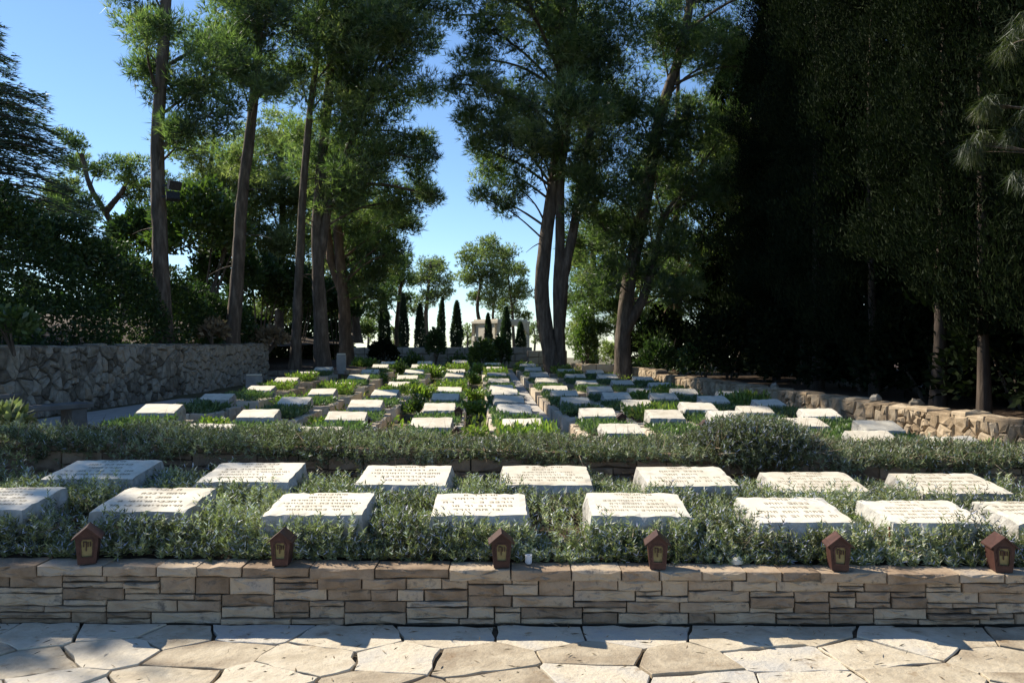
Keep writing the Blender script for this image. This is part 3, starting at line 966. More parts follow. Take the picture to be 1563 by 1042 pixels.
# front bed of trailing rosemary
rg = np.random.default_rng(400)
pts, hs = [], []
for _ in range(24500):
    d = rg.uniform(WALL_D + 0.13, 6.6)
    x = rg.uniform(-d * 0.72, d * 0.72)
    if inside_stone(x, d): continue
    clump = math.sin(x * 5.1 + 1.3 * math.sin(d * 4)) * math.sin(d * 6.3 + x) + 0.6 * math.sin(x * 11 + d * 7)
    bare = math.sin(x * 2.3 + 4.0) * math.sin(d * 3.1 + 1.0)
    if bare > 0.30 and rg.random() < 0.84: continue
    if d < 4.86:
        hmax = 0.25 + 0.085 * clump
        if d < WALL_D + 0.34: hmax *= 0.20 + (d - WALL_D - 0.13) * 3.6
    elif d < 5.4: hmax = 0.18 + 0.09 * clump
    elif d < 5.78: hmax = 0.20 + 0.045 * clump
    elif d < 6.1: hmax = 0.17 + 0.05 * clump
    else: hmax = 0.09 + 0.06 * clump
    hmax *= (1.15 if x > 1.6 and d > 5.3 else 1.0)
    z0 = bed_z(x, d) + rg.uniform(0, max(0.01, hmax * 0.5))
    pts.append((x, d, z0)); hs.append(max(0.045, hmax * rg.uniform(0.45, 0.75)))
for (X, df, w, l) in FOOT:
    zt = {True: 0.545 - 0.013 * X, False: 0.555 - 0.018 * X}[df < 5.3]
    for _ in range(150 if df < 5.3 else 90):
        x = X + rg.uniform(-0.55, 0.55) * w
        if math.sin(x * 9 + X * 3) > 0.75: continue
        pts.append((x, df - rg.uniform(0.03, 0.13), zt - rg.uniform(0.10, 0.24) - (0.05 if df > 5.3 else 0))); hs.append(rg.uniform(0.07, 0.13))
pts = np.array(pts); hs = np.array(hs)
V, T, R = merge(sprigs(pts, hs, rg, nleaf=20, ln=0.033, wd=0.0085))
o = link('rosemary_groundcover', trimesh('rosemary_groundcover', V, T, M['rosemary'], R))
tag(o, 'low grey-green rosemary covering the front terrace between headstones', 'ground cover', kind='stuff')

# dry twigs and litter on the bed and along the wall top
n = 5200
d = rg.uniform(WALL_D + 0.16, 6.5, n); x = rg.uniform(-1, 1, n) * d * 0.7
z = np.array([bed_z(a, b) for a, b in zip(x, d)]) + rg.uniform(0.0, 0.17, n)
ok = np.array([not inside_stone(a, b) for a, b in zip(x, d)])
b = np.stack([x, d, z], 1)[ok]
dr = unit(rg.normal(size=(len(b), 3)) * np.array((1, 1, 0.5)) + np.array((0, 0, 0.15)))
V, T, R = blades(b, dr, rg.uniform(0.04, 0.16, len(b)), 0.004, rg.random(len(b)), rg)
o = link('dry_litter', trimesh('dry_litter', V, T, M['dry_twig'], R))
tag(o, 'dry brown twigs and leaf litter on the bed soil', 'litter', kind='stuff')

def hedge_points(n, x0, x1, rg, hfun, d0, d1, zfun):
    P_, S_ = [], []
    while len(P_) < n:
        x = rg.uniform(x0, x1); t = rg.random()
        h, spill = hfun(x)
        d = d0 + (d1 - d0) * t
        # rounded cross-section: lower at the front edge where it spills over the wall
        prof = math.sin(min(1, 0.12 + t * 1.4) * math.pi / 2)
        wob = 0.75 + 0.25 * math.sin(x * 7.3 + 2 * math.sin(x * 3.1) + d * 5)
        ztop = zfun(x) + h * prof * wob
        z = ztop - abs(rg.normal()) * 0.05
        if t < 0.3: z = ztop - rg.random() ** 1.5 * (0.05 + spill)
        P_.append((x, d, z)); S_.append(rg.uniform(0.07, 0.13))
    return np.array(P_), np.array(S_)

def terrace_z(x):
    return 0.66 - 0.018 * x
rg = np.random.default_rng(410)
# long rosemary hedge
pp, ss = hedge_points(13500, -5.6, 5.6, rg, lambda x: (float(np.interp(x, [-4.2, -3.3, -1.2, -0.3, 0.2, 1.4, 2.8, 3.4, 5], [0.0, 0.05, 0.045, -0.02, 0.0, 0.0, 0.0, 0.03, 0.02])) + 0.02 * math.sin(x * 5.3), 0.07 + 0.06 * math.sin(x * 3.7 + 1.5 * math.sin(x * 1.9))), 6.60, 7.55, terrace_z)
V, T, R = merge(sprigs(pp, ss, rg, nleaf=18, ln=0.036, wd=0.009, lean=0.7))
R = np.where(R > 0.93, R - 0.15 * (rg.random(len(R)) < 0.5), R)
t = thing('rosemary_hedge', 'long low rosemary hedge spilling over the brown terrace wall', 'hedge', (0, 0, 0))
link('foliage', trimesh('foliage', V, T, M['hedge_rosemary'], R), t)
n = 2600
b = np.stack([rg.uniform(-5.4, 5.4, n), rg.uniform(6.62, 7.3, n), rg.uniform(0.60, 0.74, n)], 1); b[:, 2] -= 0.018 * b[:, 0]
dr = unit(rg.normal(size=(n, 3)) + np.array((0, -0.4, 0.1)))
V, T, R = blades(b, dr, rg.uniform(0.1, 0.3, n), 0.008, rg.random(n), rg)
link('twig', trimesh('twig', V, T, M['dry_twig'], R), t)

# taller rosemary mound
pp, ss = [], []
rg = np.random.default_rng(411)
while len(pp) < 5200:
    v = unit(rg.normal(size=3)); v[2] = abs(v[2])
    r = 1 - abs(rg.normal()) * 0.14
    q = np.array((2.12, 6.98, 0.58)) + v * r * np.array((0.56, 0.50, 0.28))
    if v[1] < -0.35 and v[2] < 0.45 and rg.random() < 0.75: continue       # open, woody underside at the front
    pp.append(q); ss.append(rg.uniform(0.07, 0.14))
pp = np.array(pp); ss = np.array(ss)
V, T, R = merge(sprigs(pp, ss, rg, nleaf=20, ln=0.036, wd=0.009, lean=0.9))
t = thing('rosemary_bush', 'tall rounded rosemary mound with bare twigs underneath, on the hedge line', 'bush', (2.12, 7.02, 0.6))
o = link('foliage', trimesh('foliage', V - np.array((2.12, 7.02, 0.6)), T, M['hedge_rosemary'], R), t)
n = 900
b = np.stack([rg.uniform(-0.5, 0.5, n), rg.uniform(-0.35, 0.2, n), rg.uniform(-0.05, 0.12, n)], 1)
dr = unit(rg.normal(size=(n, 3)) + np.array((0, -0.5, 0.7)))
V, T, R = blades(b, dr, rg.uniform(0.15, 0.4, n), 0.010, rg.random(n), rg)
link('twig', trimesh('twig', V, T, M['dry_twig'], R), t)

# leafy herbs among the rear graves
def herb_mesh(seed, r, h, n, ln, mat):
    rg = np.random.default_rng(seed)
    v = unit(rg.normal(size=(n, 3))); v[:, 2] = np.abs(v[:, 2])
    q = v * (rg.random(n) ** 0.4)[:, None] * np.array((r, r, h))
    q *= (0.75 + 0.35 * np.sin(v[:, 0:1] * 5 + seed) * np.cos(v[:, 1:2] * 4))
    dr = unit(v + rg.normal(size=(n, 3)) * 0.6 + np.array((0, 0, 0.5)))
    V, T, R = blades(q, dr, ln * rg.uniform(.6, 1.3, n), ln * 0.5, rg.random(n), rg, leaf=True)
    return trimesh('leafy_herb', V, T, mat, R)
HERB = [herb_mesh(500 + i, 0.38, 0.34, 900, 0.085, M['herb']) for i in range(4)] + [herb_mesh(510 + i, 0.34, 0.42, 800, 0.085, M['bush']) for i in range(2)]
herbs = [(325, 640, 12.6, 1.0, 'left of the second column graves, just behind the hedge'), (500, 640, 12.6, 1.1, 'between the two nearest left column graves'),
         (540, 655, 11.2, 0.8, 'in front of the third left column, touching the hedge'), (505, 588, 19.5, 1.7, 'spreading over a shaded grave left of centre'),
         (635, 610, 16.2, 1.3, 'bright green beside the middle column'), (640, 585, 20.0, 1.6, 'bushy green, left of the middle column'),
         (725, 640, 11.8, 0.9, 'right of the middle column near the box tomb'), (722, 600, 16.0, 1.2, 'between the middle column and the footpath graves'),
         (720, 585, 19.5, 1.3, 'farther back between the middle column and footpath graves'), (718, 570, 24.5, 1.5, 'in the far gap left of the footpath graves'),
         (655, 562, 27.5, 1.9, 'yellowish, below the far back wall left of centre'), (610, 560, 29.0, 1.6, 'below the round dark bush at the far end'),
         (750, 558, 30.0, 1.6, 'yellow green at the far end right of centre'), (690, 560, 30.5, 1.4, 'low, in the middle of the far end'),
         (1000, 650, 10.9, 0.9, 'right of the footpath beside a small lantern'), (1075, 655, 10.2, 0.8, 'left of the rosemary mound'),
         (970, 612, 15.6, 1.0, 'in the middle of the right grave block'), (1255, 668, 9.7, 0.7, 'right of the rosemary mound behind the hedge'),
         (440, 600, 17.6, 1.1, 'near the shaded outer left column'), (430, 650, 11.6, 0.7, 'low, beside the second column behind the hedge'),
         (575, 570, 25.0, 1.3, 'far back left of centre between pale graves'), (905, 575, 25.0, 1.1, 'far back beside the forked pine'), (630, 553, 33.0, 2.2, 'tall against the far back wall, left'), (700, 553, 33.2, 2.0, 'tall against the far back wall, middle'),
         (555, 558, 31.5, 2.0, 'at the far left foot of the back wall'), (800, 560, 31.0, 1.6, 'at the foot of the tan block wall'), (735, 556, 29.0, 1.7, 'at the far end of the strip beside the footpath')]
for i, (px, py, d_, s, where) in enumerate(herbs):
    p = P(px, py, d_)
    zg = rear_z(p[0]) + 0.10 + rise(d_)
    o = link('leafy_herb', HERB[i % 6 if i % 5 else 0])
    o.location = (p[0], p[1], zg); o.scale = (s * .9, s * .9, s * 0.75); o.rotation_euler = (0, 0, i * 1.3)
    tag(o, 'yellow-green leafy herb ' + where, 'plant', 'herbs among the rear graves')

for i, (px, py, d_, s_, where) in enumerate([(635, 738, 5.75, 0.30, 'between the third and fourth farther-row headstones'), (935, 735, 5.8, 0.26, 'left of the bright-sided farther-row headstone'), (1180, 742, 5.6, 0.28, 'right of the bright-sided farther-row headstone'),
                                            (330, 775, 5.1, 0.26, 'between the two leftmost whole nearer-row headstones'), (1310, 765, 5.3, 0.28, 'beside the headstone behind the second lantern from the right'), (240, 732, 5.7, 0.24, 'between the two leftmost farther-row headstones')]):
    p = P(px, py, d_)
    o = link('leafy_herb', HERB[(i * 2) % 6])
    o.location = (p[0], p[1], bed_z(p[0], d_) + 0.08); o.scale = (s_, s_, s_ * 0.8); o.rotation_euler = (0, 0, i)
    tag(o, 'small green herb ' + where, 'plant', 'herbs in the front bed')

# loose weeds on the ground between graves
rg = np.random.default_rng(520)
n = 11000
d = 8 + rg.random(n) ** 1.3 * 26
u = rg.uniform(-5.8, 6.3, n); x = u + AX * d
keep = ~((u > 0.98) & (u < 1.55)) & (np.sin(x * 2.2 + d * 0.6) + np.sin(d * 1.7 - x) > -0.5)
b = np.stack([x, d, rear_z(x) + rise(d) + rg.uniform(0, 0.13, n)], 1)[keep]
dr = unit(rg.normal(size=(len(b), 3)) * 0.7 + np.array((0, 0, 0.8)))
V, T, R = blades(b, dr, rg.uniform(0.07, 0.17, len(b)), 0.045, rg.random(len(b)), rg, leaf=True)
o = link('weeds', trimesh('weeds', V, T, M['herb'], R))
tag(o, 'low green weeds growing on the earth between rear graves', 'weeds', kind='stuff')

# ================================================================ TREES
def tube(path, radii, sides, rg, rough=0.0):
    path = np.asarray(path, float); n = len(path)
    tan = unit(np.gradient(path, axis=0))
    ref = np.array((0.3, 1.0, 0.1)) if abs(tan[0][2]) > 0.5 else np.array((0.0, 0.0, 1.0))
    a = unit(np.cross(tan, ref)); b = np.cross(tan, a)
    ang = np.arange(sides) / sides * 2 * np.pi
    rr = np.asarray(radii)[:, None] * (1 + rough * rg.normal(size=(n, sides)))
    V = path[:, None, :] + rr[..., None] * (np.cos(ang)[None, :, None] * a[:, None, :] + np.sin(ang)[None, :, None] * b[:, None, :])
    V = V.reshape(-1, 3)
    T = []
    for i in range(n - 1):
        for k in range(sides):
            k2 = (k + 1) % sides
            p, q, r, s = i * sides + k, i * sides + k2, (i + 1) * sides + k2, (i + 1) * sides + k
            T += [(p, q, r), (p, r, s)]
    return V, np.array(T), np.zeros(len(V))


def spline(pts, n):
    """smooth path through points"""
    pts = np.asarray(pts, float)
    s = np.concatenate([[0], np.cumsum(np.linalg.norm(np.diff(pts, axis=0), axis=1))])
    u = np.linspace(0, s[-1], n)
    out = np.stack([np.interp(u, s, pts[:, k]) for k in range(3)], 1)
    for _ in range(3):
        out[1:-1] = (out[:-2] + 2 * out[1:-1] + out[2:]) / 4
    return out


def tufts(centres, radius, rg, per, needles, ln, wd, up=0.5, droop=0.0, flat=0.7, spread=0.55):
    """needle tufts on the shell of many small clumps"""
    C = np.repeat(centres, per, 0); r = np.repeat(radius, per)
    v = unit(rg.normal(size=(len(C), 3)))
    q = C + v * (r * rg.random(len(C)) ** 0.45)[:, None] * np.array((1, 1, flat))
    ax = unit(v * 0.7 + np.array((0, 0, up - droop)) + rg.normal(size=v.shape) * 0.35)
    tv = np.clip(np.repeat(rg.normal(0.5, 0.26, len(centres)), per) + rg.normal(size=len(C)) * 0.14, 0, 1)
    B = np.repeat(q, needles, 0); A = np.repeat(ax, needles, 0)
    dr = unit(A + rg.normal(size=A.shape) * spread)
    n = len(B)
    return blades(B, dr, ln * rg.uniform(0.65, 1.25, n), wd, np.repeat(tv, needles), rg)


def pine(name, label, d, stems, r0, blobs, seed, needle='pine', bark='bark', group='pine trees', dens=1.85, depth=1.0,
         per=46, needles=5, ln=0.27, wd=0.026, dead=0, clump=(0.38, 0.72), droop=0.0, gz=None, spread=0.42):
    rg = np.random.default_rng(seed)
    paths = [spline([P(px, py, d) + np.array((0, (k > 0 and q_ == 0) * rg.normal() * 0.12, 0)) for k, (px, py) in enumerate(st)], 34) for q_, st in enumerate(stems)]
    if gz is not None and paths[0][0][2] > gz:      # carry the trunk down to the ground behind the hedge
        foot = paths[0][0].copy(); foot[2] = gz
        paths[0] = spline([foot] + list(paths[0][::4]), 38)
    base = paths[0][0].copy()
    wood = []
    for k, pth in enumerate(paths):
        t = np.linspace(0, 1, len(pth))
        rad = r0 * (1.0 if k == 0 else 0.72) * (1 - 0.62 * t) + (r0 * 0.55 * np.exp(-t * 26) if k == 0 else 0)
        wood.append(tube(pth, rad, 12, rg, 0.05))
    allp = np.concatenate([p[8:] for p in paths])
    cents, rads, boughs = [], [], []
    for (bx_, by_, br, *ex) in blobs:
        limb = []
        dd = rg.normal() * 0.9 * depth
        dep = d + dd
        r = br / F * d
        c = P(bx_, by_, d) + np.array((0, dd, 0))
        # limb from the trunk a little below the blob
        w = np.linalg.norm(allp - (c - np.array((0, 0, r * 0.9 + 0.5))), axis=1)
        s = allp[int(np.argmin(w))]
        mid = (s + c) / 2 + np.array((rg.normal() * .2, rg.normal() * .2, 0.25 * np.linalg.norm(c - s) * 0.4))
        lp = spline([s, mid, c], 9)
        L = np.linalg.norm(c - s)
        rl = 0.016 + 0.013 * min(L, 4)
        limb.append(tube(lp, np.linspace(rl, rl * 0.4, 9), 6, rg, 0.06))
        m = max(3, int(dens * 5.2 * (r / 0.8) ** 2 + 2))
        for _ in range(m):
            v = unit(rg.normal(size=3)) * rg.random() ** 0.5
            q = c + v * r * np.array((1.0, 1.0 * depth, 0.85))
            cents.append(q); rads.append(rg.uniform(*clump) * min(1.0, 0.55 + r * 0.35))
            tw = spline([lp[int(rg.integers(4, 9))], (c + q) / 2 + rg.normal(size=3) * 0.1, q], 5)
            limb.append(tube(tw, np.linspace(0.014, 0.005, 5), 3, rg, 0))
        if d < 35: boughs.append(limb)
        else: wood += limb
    for _ in range(dead):            # bare dead branches on the lower trunk
        pth = paths[0]; s = pth[int(rg.integers(6, 22))]
        ang = rg.uniform(0, 6.28); L = rg.uniform(0.6, 1.6)
        e = s + np.array((math.cos(ang) * L, math.sin(ang) * L, rg.uniform(-.5, .2)))
        wood.append(tube(spline([s, (s + e) / 2 + np.array((0, 0, .12)), e], 6), np.linspace(0.028, 0.007, 6), 4, rg, 0))
    t = thing(name, label, 'tree', tuple(base), 0, group)
    V, T, _ = merge(wood)
    tr_ = link('trunk', trimesh('trunk', V - base, T, M[bark], smooth=True), t)
    for limb in boughs:
        V, T, _ = merge(limb)
        link('branch', trimesh('branch', V - base, T, M[bark], smooth=True), tr_)
    V, T, R = tufts(np.array(cents), np.array(rads), rg, per, needles, ln, wd, droop=droop, spread=spread)
    link('crown', trimesh('crown', V - base, T, M[needle], R), t)
    return t


pine('pine_tree', 'tall pine with a thick grey trunk carrying floodlights above the dark hedge', 21.8,
     [[(252, 545), (246, 420), (240, 300), (238, 200), (248, 100), (258, 0), (262, -120), (264, -260)]], 0.235,
     [(215, 40, 42), (228, 110, 42), (236, 185, 32), (205, 95, 22), (300, 205, 40), (325, 100, 65), (290, 20, 70), (195, -40, 45), (275, 150, 40), (262, -230, 60), (270, 95, 38), (340, 170, 38)], 601, dead=3)
pine('pine_tree', 'pine second from the left, brown trunk rising from the hedge end', 25.0,
     [[(353, 540), (362, 430), (372, 300), (385, 160), (395, 60), (400, -50), (402, -200)]], 0.22,
     [(345, 60, 62), (425, 40, 65), (385, -20, 80), (430, -70, 50), (345, 215, 38), (335, -30, 50), (405, 112, 42), (370, 120, 40), (420, 150, 28)], 602, dead=3)
pine('pine_tree', 'slender pine with the thinnest trunk in the left trio', 27.5,
     [[(450, 568), (455, 450), (462, 300), (472, 180), (482, 100), (490, 0), (492, -120)]], 0.17,
     [(480, 30, 68), (455, 110, 45), (525, 60, 58), (500, -60, 80), (440, 190, 30), (505, 120, 40)], 603, dead=5)
pine('pine_tree', 'tall pine with a double-curved trunk, its crown reaching the central sky gap', 28.0,
     [[(493, 572), (487, 450), (482, 350), (490, 220), (502, 140), (510, 40), (515, -110)], [(486, 410), (500, 320), (530, 230), (560, 160)]], 0.25,
     [(560, 80, 75), (600, 30, 75), (540, -20, 78), (560, 180, 72), (600, 130, 58), (628, 60, 45), (642, 8, 34), (615, 220, 52), (560, 250, 65), (640, 285, 32), (605, 300, 44), (662, 300, 16), (520, -100, 95), (600, -80, 80),
      (640, 130, 26), (648, 205, 22), (530, 120, 45), (520, 300, 45), (480, 240, 45), (655, 250, 18)], 604, dead=3)
pine('pine_tree', 'pine with reddish forked trunk lit low down, rightmost of the left pines', 32.0,
     [[(530, 560), (527, 470), (518, 380), (512, 300), (520, 220), (530, 150)], [(524, 450), (505, 400), (498, 330), (502, 260)]], 0.27,
     [(560, 330, 46), (582, 378, 32), (540, 260, 55), (608, 338, 30), (520, 330, 38), (560, 415, 36), (500, 230, 55), (592, 405, 26), (545, 380, 30), (575, 455, 22), (540, 440, 28), (612, 385, 18)], 605, bark='red_bark', dead=4)
# pines behind the left trio
pine('pine_tree', 'sunlit pine behind the gap between second and third left trunks', 40.0,
     [[(425, 520), (428, 400), (432, 280), (425, 180)]], 0.24,
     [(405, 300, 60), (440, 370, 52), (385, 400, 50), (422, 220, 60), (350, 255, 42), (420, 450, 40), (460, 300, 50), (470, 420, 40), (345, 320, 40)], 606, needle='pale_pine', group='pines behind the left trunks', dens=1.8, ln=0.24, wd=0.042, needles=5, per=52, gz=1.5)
pine('pine_tree', 'leafy pine behind the reddish forked trunk', 44.0,
     [[(545, 520), (540, 420), (548, 300), (556, 220)]], 0.24,
     [(545, 300, 55), (520, 380, 45), (570, 360, 42), (500, 300, 50), (560, 420, 38), (590, 330, 30), (480, 350, 50), (510, 450, 35)], 607, needle='pine', group='pines behind the left trunks', dens=1.8, ln=0.24, wd=0.042, needles=5, per=52, gz=1.5)
pine('pine_tree', 'small distant pine with leaning bare trunk left of the floodlight pine', 36.0,
     [[(190, 400), (165, 330), (140, 290), (125, 230)], [(160, 325), (185, 295), (200, 265)]], 0.22,
     [(120, 222, 20), (112, 245, 20), (128, 255, 18), (100, 290, 28), (205, 260, 30), (190, 285, 25), (225, 270, 26), (85, 310, 30), (140, 320, 30)], 608, needle='pine', group='pines behind the left trunks', dens=2.6, ln=0.2, wd=0.036, gz=1.8)
pine('pine_tree', 'pale pine filling the gap right of the floodlight pine', 38.0,
     [[(310, 420), (305, 330), (318, 260), (330, 200)]], 0.2,
     [(320, 240, 42), (290, 260, 32), (350, 280, 40), (300, 300, 40), (335, 330, 42), (365, 350, 35)], 609, needle='pale_pine', group='pines behind the left trunks', dens=1.7, ln=0.22, wd=0.036, gz=1.8)

# right group
pine('pine_tree', 'great forked pine with two stems beside the footpath, right of the sky gap', 28.0,
     [[(850, 596), (841, 540), (826, 470), (826, 420), (835, 350), (848, 260), (855, 150), (858, 50), (860, -90)],
      [(857, 588), (854, 520), (851, 440), (856, 350), (853, 280), (868, 180), (875, 60), (880, -70)],
      [(854, 500), (860, 420), (878, 340), (890, 260), (905, 180), (915, 80)]], 0.30,
     [(750, 58, 52), (718, 92, 28), (790, 40, 72), (850, 20, 78), (738, 150, 40), (760, 200, 50), (716, 178, 28), (800, 150, 72), (880, 100, 75), (758, 248, 36), (790, 288, 32), (920, 60, 75), (862, 200, 60), (905, 180, 55),
      (945, 140, 55), (800, -60, 95), (900, -60, 95), (700, 12, 22), (740, -20, 45), (918, 240, 55), (745, 300, 22), (775, 320, 18), (830, 240, 40), (860, -150, 110), (700, 140, 18), (728, 225, 24), (884, 275, 38), (800, 228, 38), (818, 190, 36), (872, 320, 24), (845, 60, 40)], 610, dead=5)
pine('pine_tree', 'large pine leaning right, its trunk just right of the forked pine', 29.0,
     [[(953, 596), (949, 530), (958, 440), (975, 360), (990, 280), (1005, 180), (1040, 80), (1055, 0), (1060, -100)],
      [(952, 510), (985, 450), (1000, 390), (1012, 330)]], 0.30,
     [(1000, 60, 55), (1060, 60, 65), (1100, 100, 60), (1150, 118, 36), (1050, 180, 66), (1110, 200, 62), (980, 230, 55), (940, 300, 46), (1000, 320, 55), (930, 380, 42), (1060, 280, 64), (1130, 280, 56), (1080, -40, 95),
      (1160, 20, 34), (1165, 190, 26), (1150, 255, 36), (1030, 380, 46), (970, 170, 46), (1195, -10, 30), (905, 330, 40), (985, 420, 34), (1022, 440, 38), (925, 425, 32), (905, 280, 42), (885, 370, 26), (960, 360, 30), (1015, 250, 44)], 611, dead=5)
pine('pine_tree', 'slim reddish-trunked pine standing behind the right-leaning pine', 34.0,
     [[(1036, 570), (1034, 450), (1032, 330), (1034, 200), (1036, 90)]], 0.2,
     [(1000, 420, 42), (1045, 455, 40), (1080, 380, 55), (900, 440, 36), (1020, 505, 34), (1120, 420, 62), (1100, 500, 46), (930, 470, 30), (1150, 350, 55), (880, 380, 30), (1010, 270, 50), (1070, 520, 40), (985, 520, 26)], 612, bark='red_bark', group='pines among the right cypresses', dead=3)
pine('pine_tree', 'dark pine with low branches far right of the forked pine', 37.0,
     [[(905, 560), (902, 480), (905, 400), (910, 300)]], 0.22,
     [(905, 420, 30), (890, 470, 26), (920, 500, 26), (885, 520, 22), (915, 350, 34), (940, 430, 30), (895, 545, 16)], 613, group='pines among the right cypresses', dead=2)

pine('pine_tree', 'dense pine closing the gap between the leaning pine and the dark wood', 42.0,
     [[(945, 560), (942, 480), (948, 400), (955, 300)], [(944, 500), (975, 440), (990, 380)]], 0.22,
     [(930, 420, 36), (960, 490, 32), (890, 505, 28), (985, 400, 40), (1010, 470, 40), (870, 455, 18), (940, 540, 24), (990, 540, 26), (880, 400, 24), (915, 360, 34), (1040, 420, 40), (960, 330, 40)], 618,
     needle='pale_pine', group='pines among the right cypresses', dens=1.8, ln=0.24, wd=0.045, gz=0.0)
for k_, (px_, py_, sc_, lab_) in enumerate(((560, 492, 1.0, 'left of the first small cypress'), (712, 505, 0.7, 'between the two sky gap pines'), (815, 500, 0.8, 'just left of the forked pine'), (600, 505, 0.7, 'behind the round dark bush'))):
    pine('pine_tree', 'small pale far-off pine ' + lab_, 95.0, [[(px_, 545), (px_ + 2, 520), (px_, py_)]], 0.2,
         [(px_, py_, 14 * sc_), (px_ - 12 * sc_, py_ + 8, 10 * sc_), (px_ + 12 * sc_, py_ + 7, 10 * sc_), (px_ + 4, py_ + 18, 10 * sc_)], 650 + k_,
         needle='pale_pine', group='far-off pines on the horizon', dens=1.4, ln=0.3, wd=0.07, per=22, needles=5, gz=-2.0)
# distant pines in the sky gap
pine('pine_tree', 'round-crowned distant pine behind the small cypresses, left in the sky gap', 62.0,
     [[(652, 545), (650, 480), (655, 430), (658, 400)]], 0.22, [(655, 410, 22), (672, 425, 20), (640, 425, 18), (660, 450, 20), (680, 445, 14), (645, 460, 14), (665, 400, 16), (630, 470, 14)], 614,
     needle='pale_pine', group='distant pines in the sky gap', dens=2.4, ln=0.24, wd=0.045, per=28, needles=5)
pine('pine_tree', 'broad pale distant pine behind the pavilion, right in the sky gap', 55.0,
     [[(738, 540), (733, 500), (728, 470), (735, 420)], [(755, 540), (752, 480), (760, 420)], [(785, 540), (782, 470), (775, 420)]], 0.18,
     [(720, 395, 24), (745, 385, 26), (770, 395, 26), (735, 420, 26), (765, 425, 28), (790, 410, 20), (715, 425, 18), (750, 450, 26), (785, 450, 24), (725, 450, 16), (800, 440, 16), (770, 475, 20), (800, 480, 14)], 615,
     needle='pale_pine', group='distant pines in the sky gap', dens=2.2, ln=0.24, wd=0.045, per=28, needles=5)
pine('pine_tree', 'dark spreading pine at the right end of the left pines, over the round bush', 46.0,
     [[(606, 545), (607, 490), (612, 440), (618, 400)]], 0.18, [(612, 400, 18), (598, 420, 20), (618, 425, 14), (590, 450, 20), (610, 450, 14), (575, 480, 20), (560, 505, 16)], 616,
     needle='pine', group='pines behind the left trunks', dens=3.2, ln=0.22, wd=0.042, per=30, needles=5)
# unseen pine added out of view to shade the left of the terrace
pine('pine_tree', 'unseen pine added beyond the left edge to shade the left of the terrace', 11.0,
     [[(-420, 560), (-400, 300), (-380, 0), (-372, -160)]], 0.18,
     [(-420, 20, 60), (-350, -30, 55), (-380, -90, 70), (-470, -60, 70), (-320, -110, 50), (-300, 10, 45), (-360, 70, 50), (-400, -170, 55), (-300, -60, 45), (-270, 60, 40)], 617, group='pine trees', dens=1.0)


def cypress_mesh(name, seed, h, r, z0, n, ln, wd, mat, lumpy=1.0, leaf=True):
    rg = np.random.default_rng(seed)
    nb_ = max(60, n // 42)
    bough = rg.integers(0, nb_, n)
    t = np.clip((rg.random(nb_) ** 0.9)[bough] + rg.normal(size=n) * 0.22 / h, 0, 1)
    prof = np.minimum(1.0, (t / 0.10 + 0.25)) * np.minimum(1.0, ((1.002 - t) / (0.55)) ** 0.65)
    lump = 1 + lumpy * (0.16 * np.sin(t * h * 2.6 + seed) + 0.1 * np.sin(t * h * 6 + 2))
    a = rg.uniform(0, 2 * np.pi, nb_)[bough] + rg.normal(size=n) * 0.16 / max(r, 0.5)
    lump = lump * (1 + lumpy * rg.normal(size=nb_)[bough] * 0.16)
    lump = lump * (1 + lumpy * 0.15 * np.sin(3 * a + t * h * 1.3 + seed) + 0.1 * np.sin(7 * a + t * 9))
    rr = r * prof * lump * (1 - np.abs(rg.normal(size=n)) * 0.18).clip(0.15, 1.1)
    q = np.stack([rr * np.cos(a), rr * np.sin(a), z0 + t * (h - z0)], 1)
    out = np.stack([np.cos(a), np.sin(a), np.zeros(n)], 1)
    dr = unit(out * 0.45 + np.array((0, 0, 1.0)) + (rg.normal(size=(nb_, 3)) * 0.28)[bough] + rg.normal(size=(n, 3)) * 0.28)
    V, T, R = blades(q, dr, ln * rg.uniform(0.6, 1.3, n), wd, np.clip(rg.normal(0.5, 0.2, nb_)[bough] + rg.normal(0, 0.13, n), 0, 1), rg, leaf=leaf)
    return trimesh(name, V, T, mat, R)


def trunk_mesh(seed, h, r, bend=0.1):
    rg = np.random.default_rng(seed)
    pth = spline([(0, 0, -0.1), (rg.normal() * bend, rg.normal() * bend, h * 0.4), (rg.normal() * bend, rg.normal() * bend, h * 0.92)], 20)
    t = np.linspace(0, 1, 20)
    V, T, _ = tube(pth, r * (1 - 0.8 * t) + r * 0.5 * np.exp(-t * 22), 10, rg, 0.06)
    return trimesh('trunk', V, T, M['cypress_bark'], smooth=True)


# tall cypresses behind the boundary wall
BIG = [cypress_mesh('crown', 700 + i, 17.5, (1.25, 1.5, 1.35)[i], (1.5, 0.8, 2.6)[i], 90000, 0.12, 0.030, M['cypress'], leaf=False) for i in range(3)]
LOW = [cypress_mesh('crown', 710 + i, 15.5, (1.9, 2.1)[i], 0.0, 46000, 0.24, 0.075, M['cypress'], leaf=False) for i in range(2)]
TRK = [trunk_mesh(720 + i, 16, (0.13, 0.10)[i]) for i in range(2)]
cyp = [(1248, 21.5, 0, 'slender cypress left of the tallest dark mass, against the blue sky patch'), (1335, 18.5, 1, 'dark cypress behind the middle of the low boundary wall'),
       (1432, 15.8, 2, 'cypress with a pale thin trunk showing above the boundary wall'), (1502, 14.0, 0, 'cypress with a brown bare trunk near the right picture edge'),
       (1640, 12.4, 1, 'cypress cut off by the right picture edge'), (1185, 27.0, 2, 'dark cypress right behind the far bend of the boundary wall')]
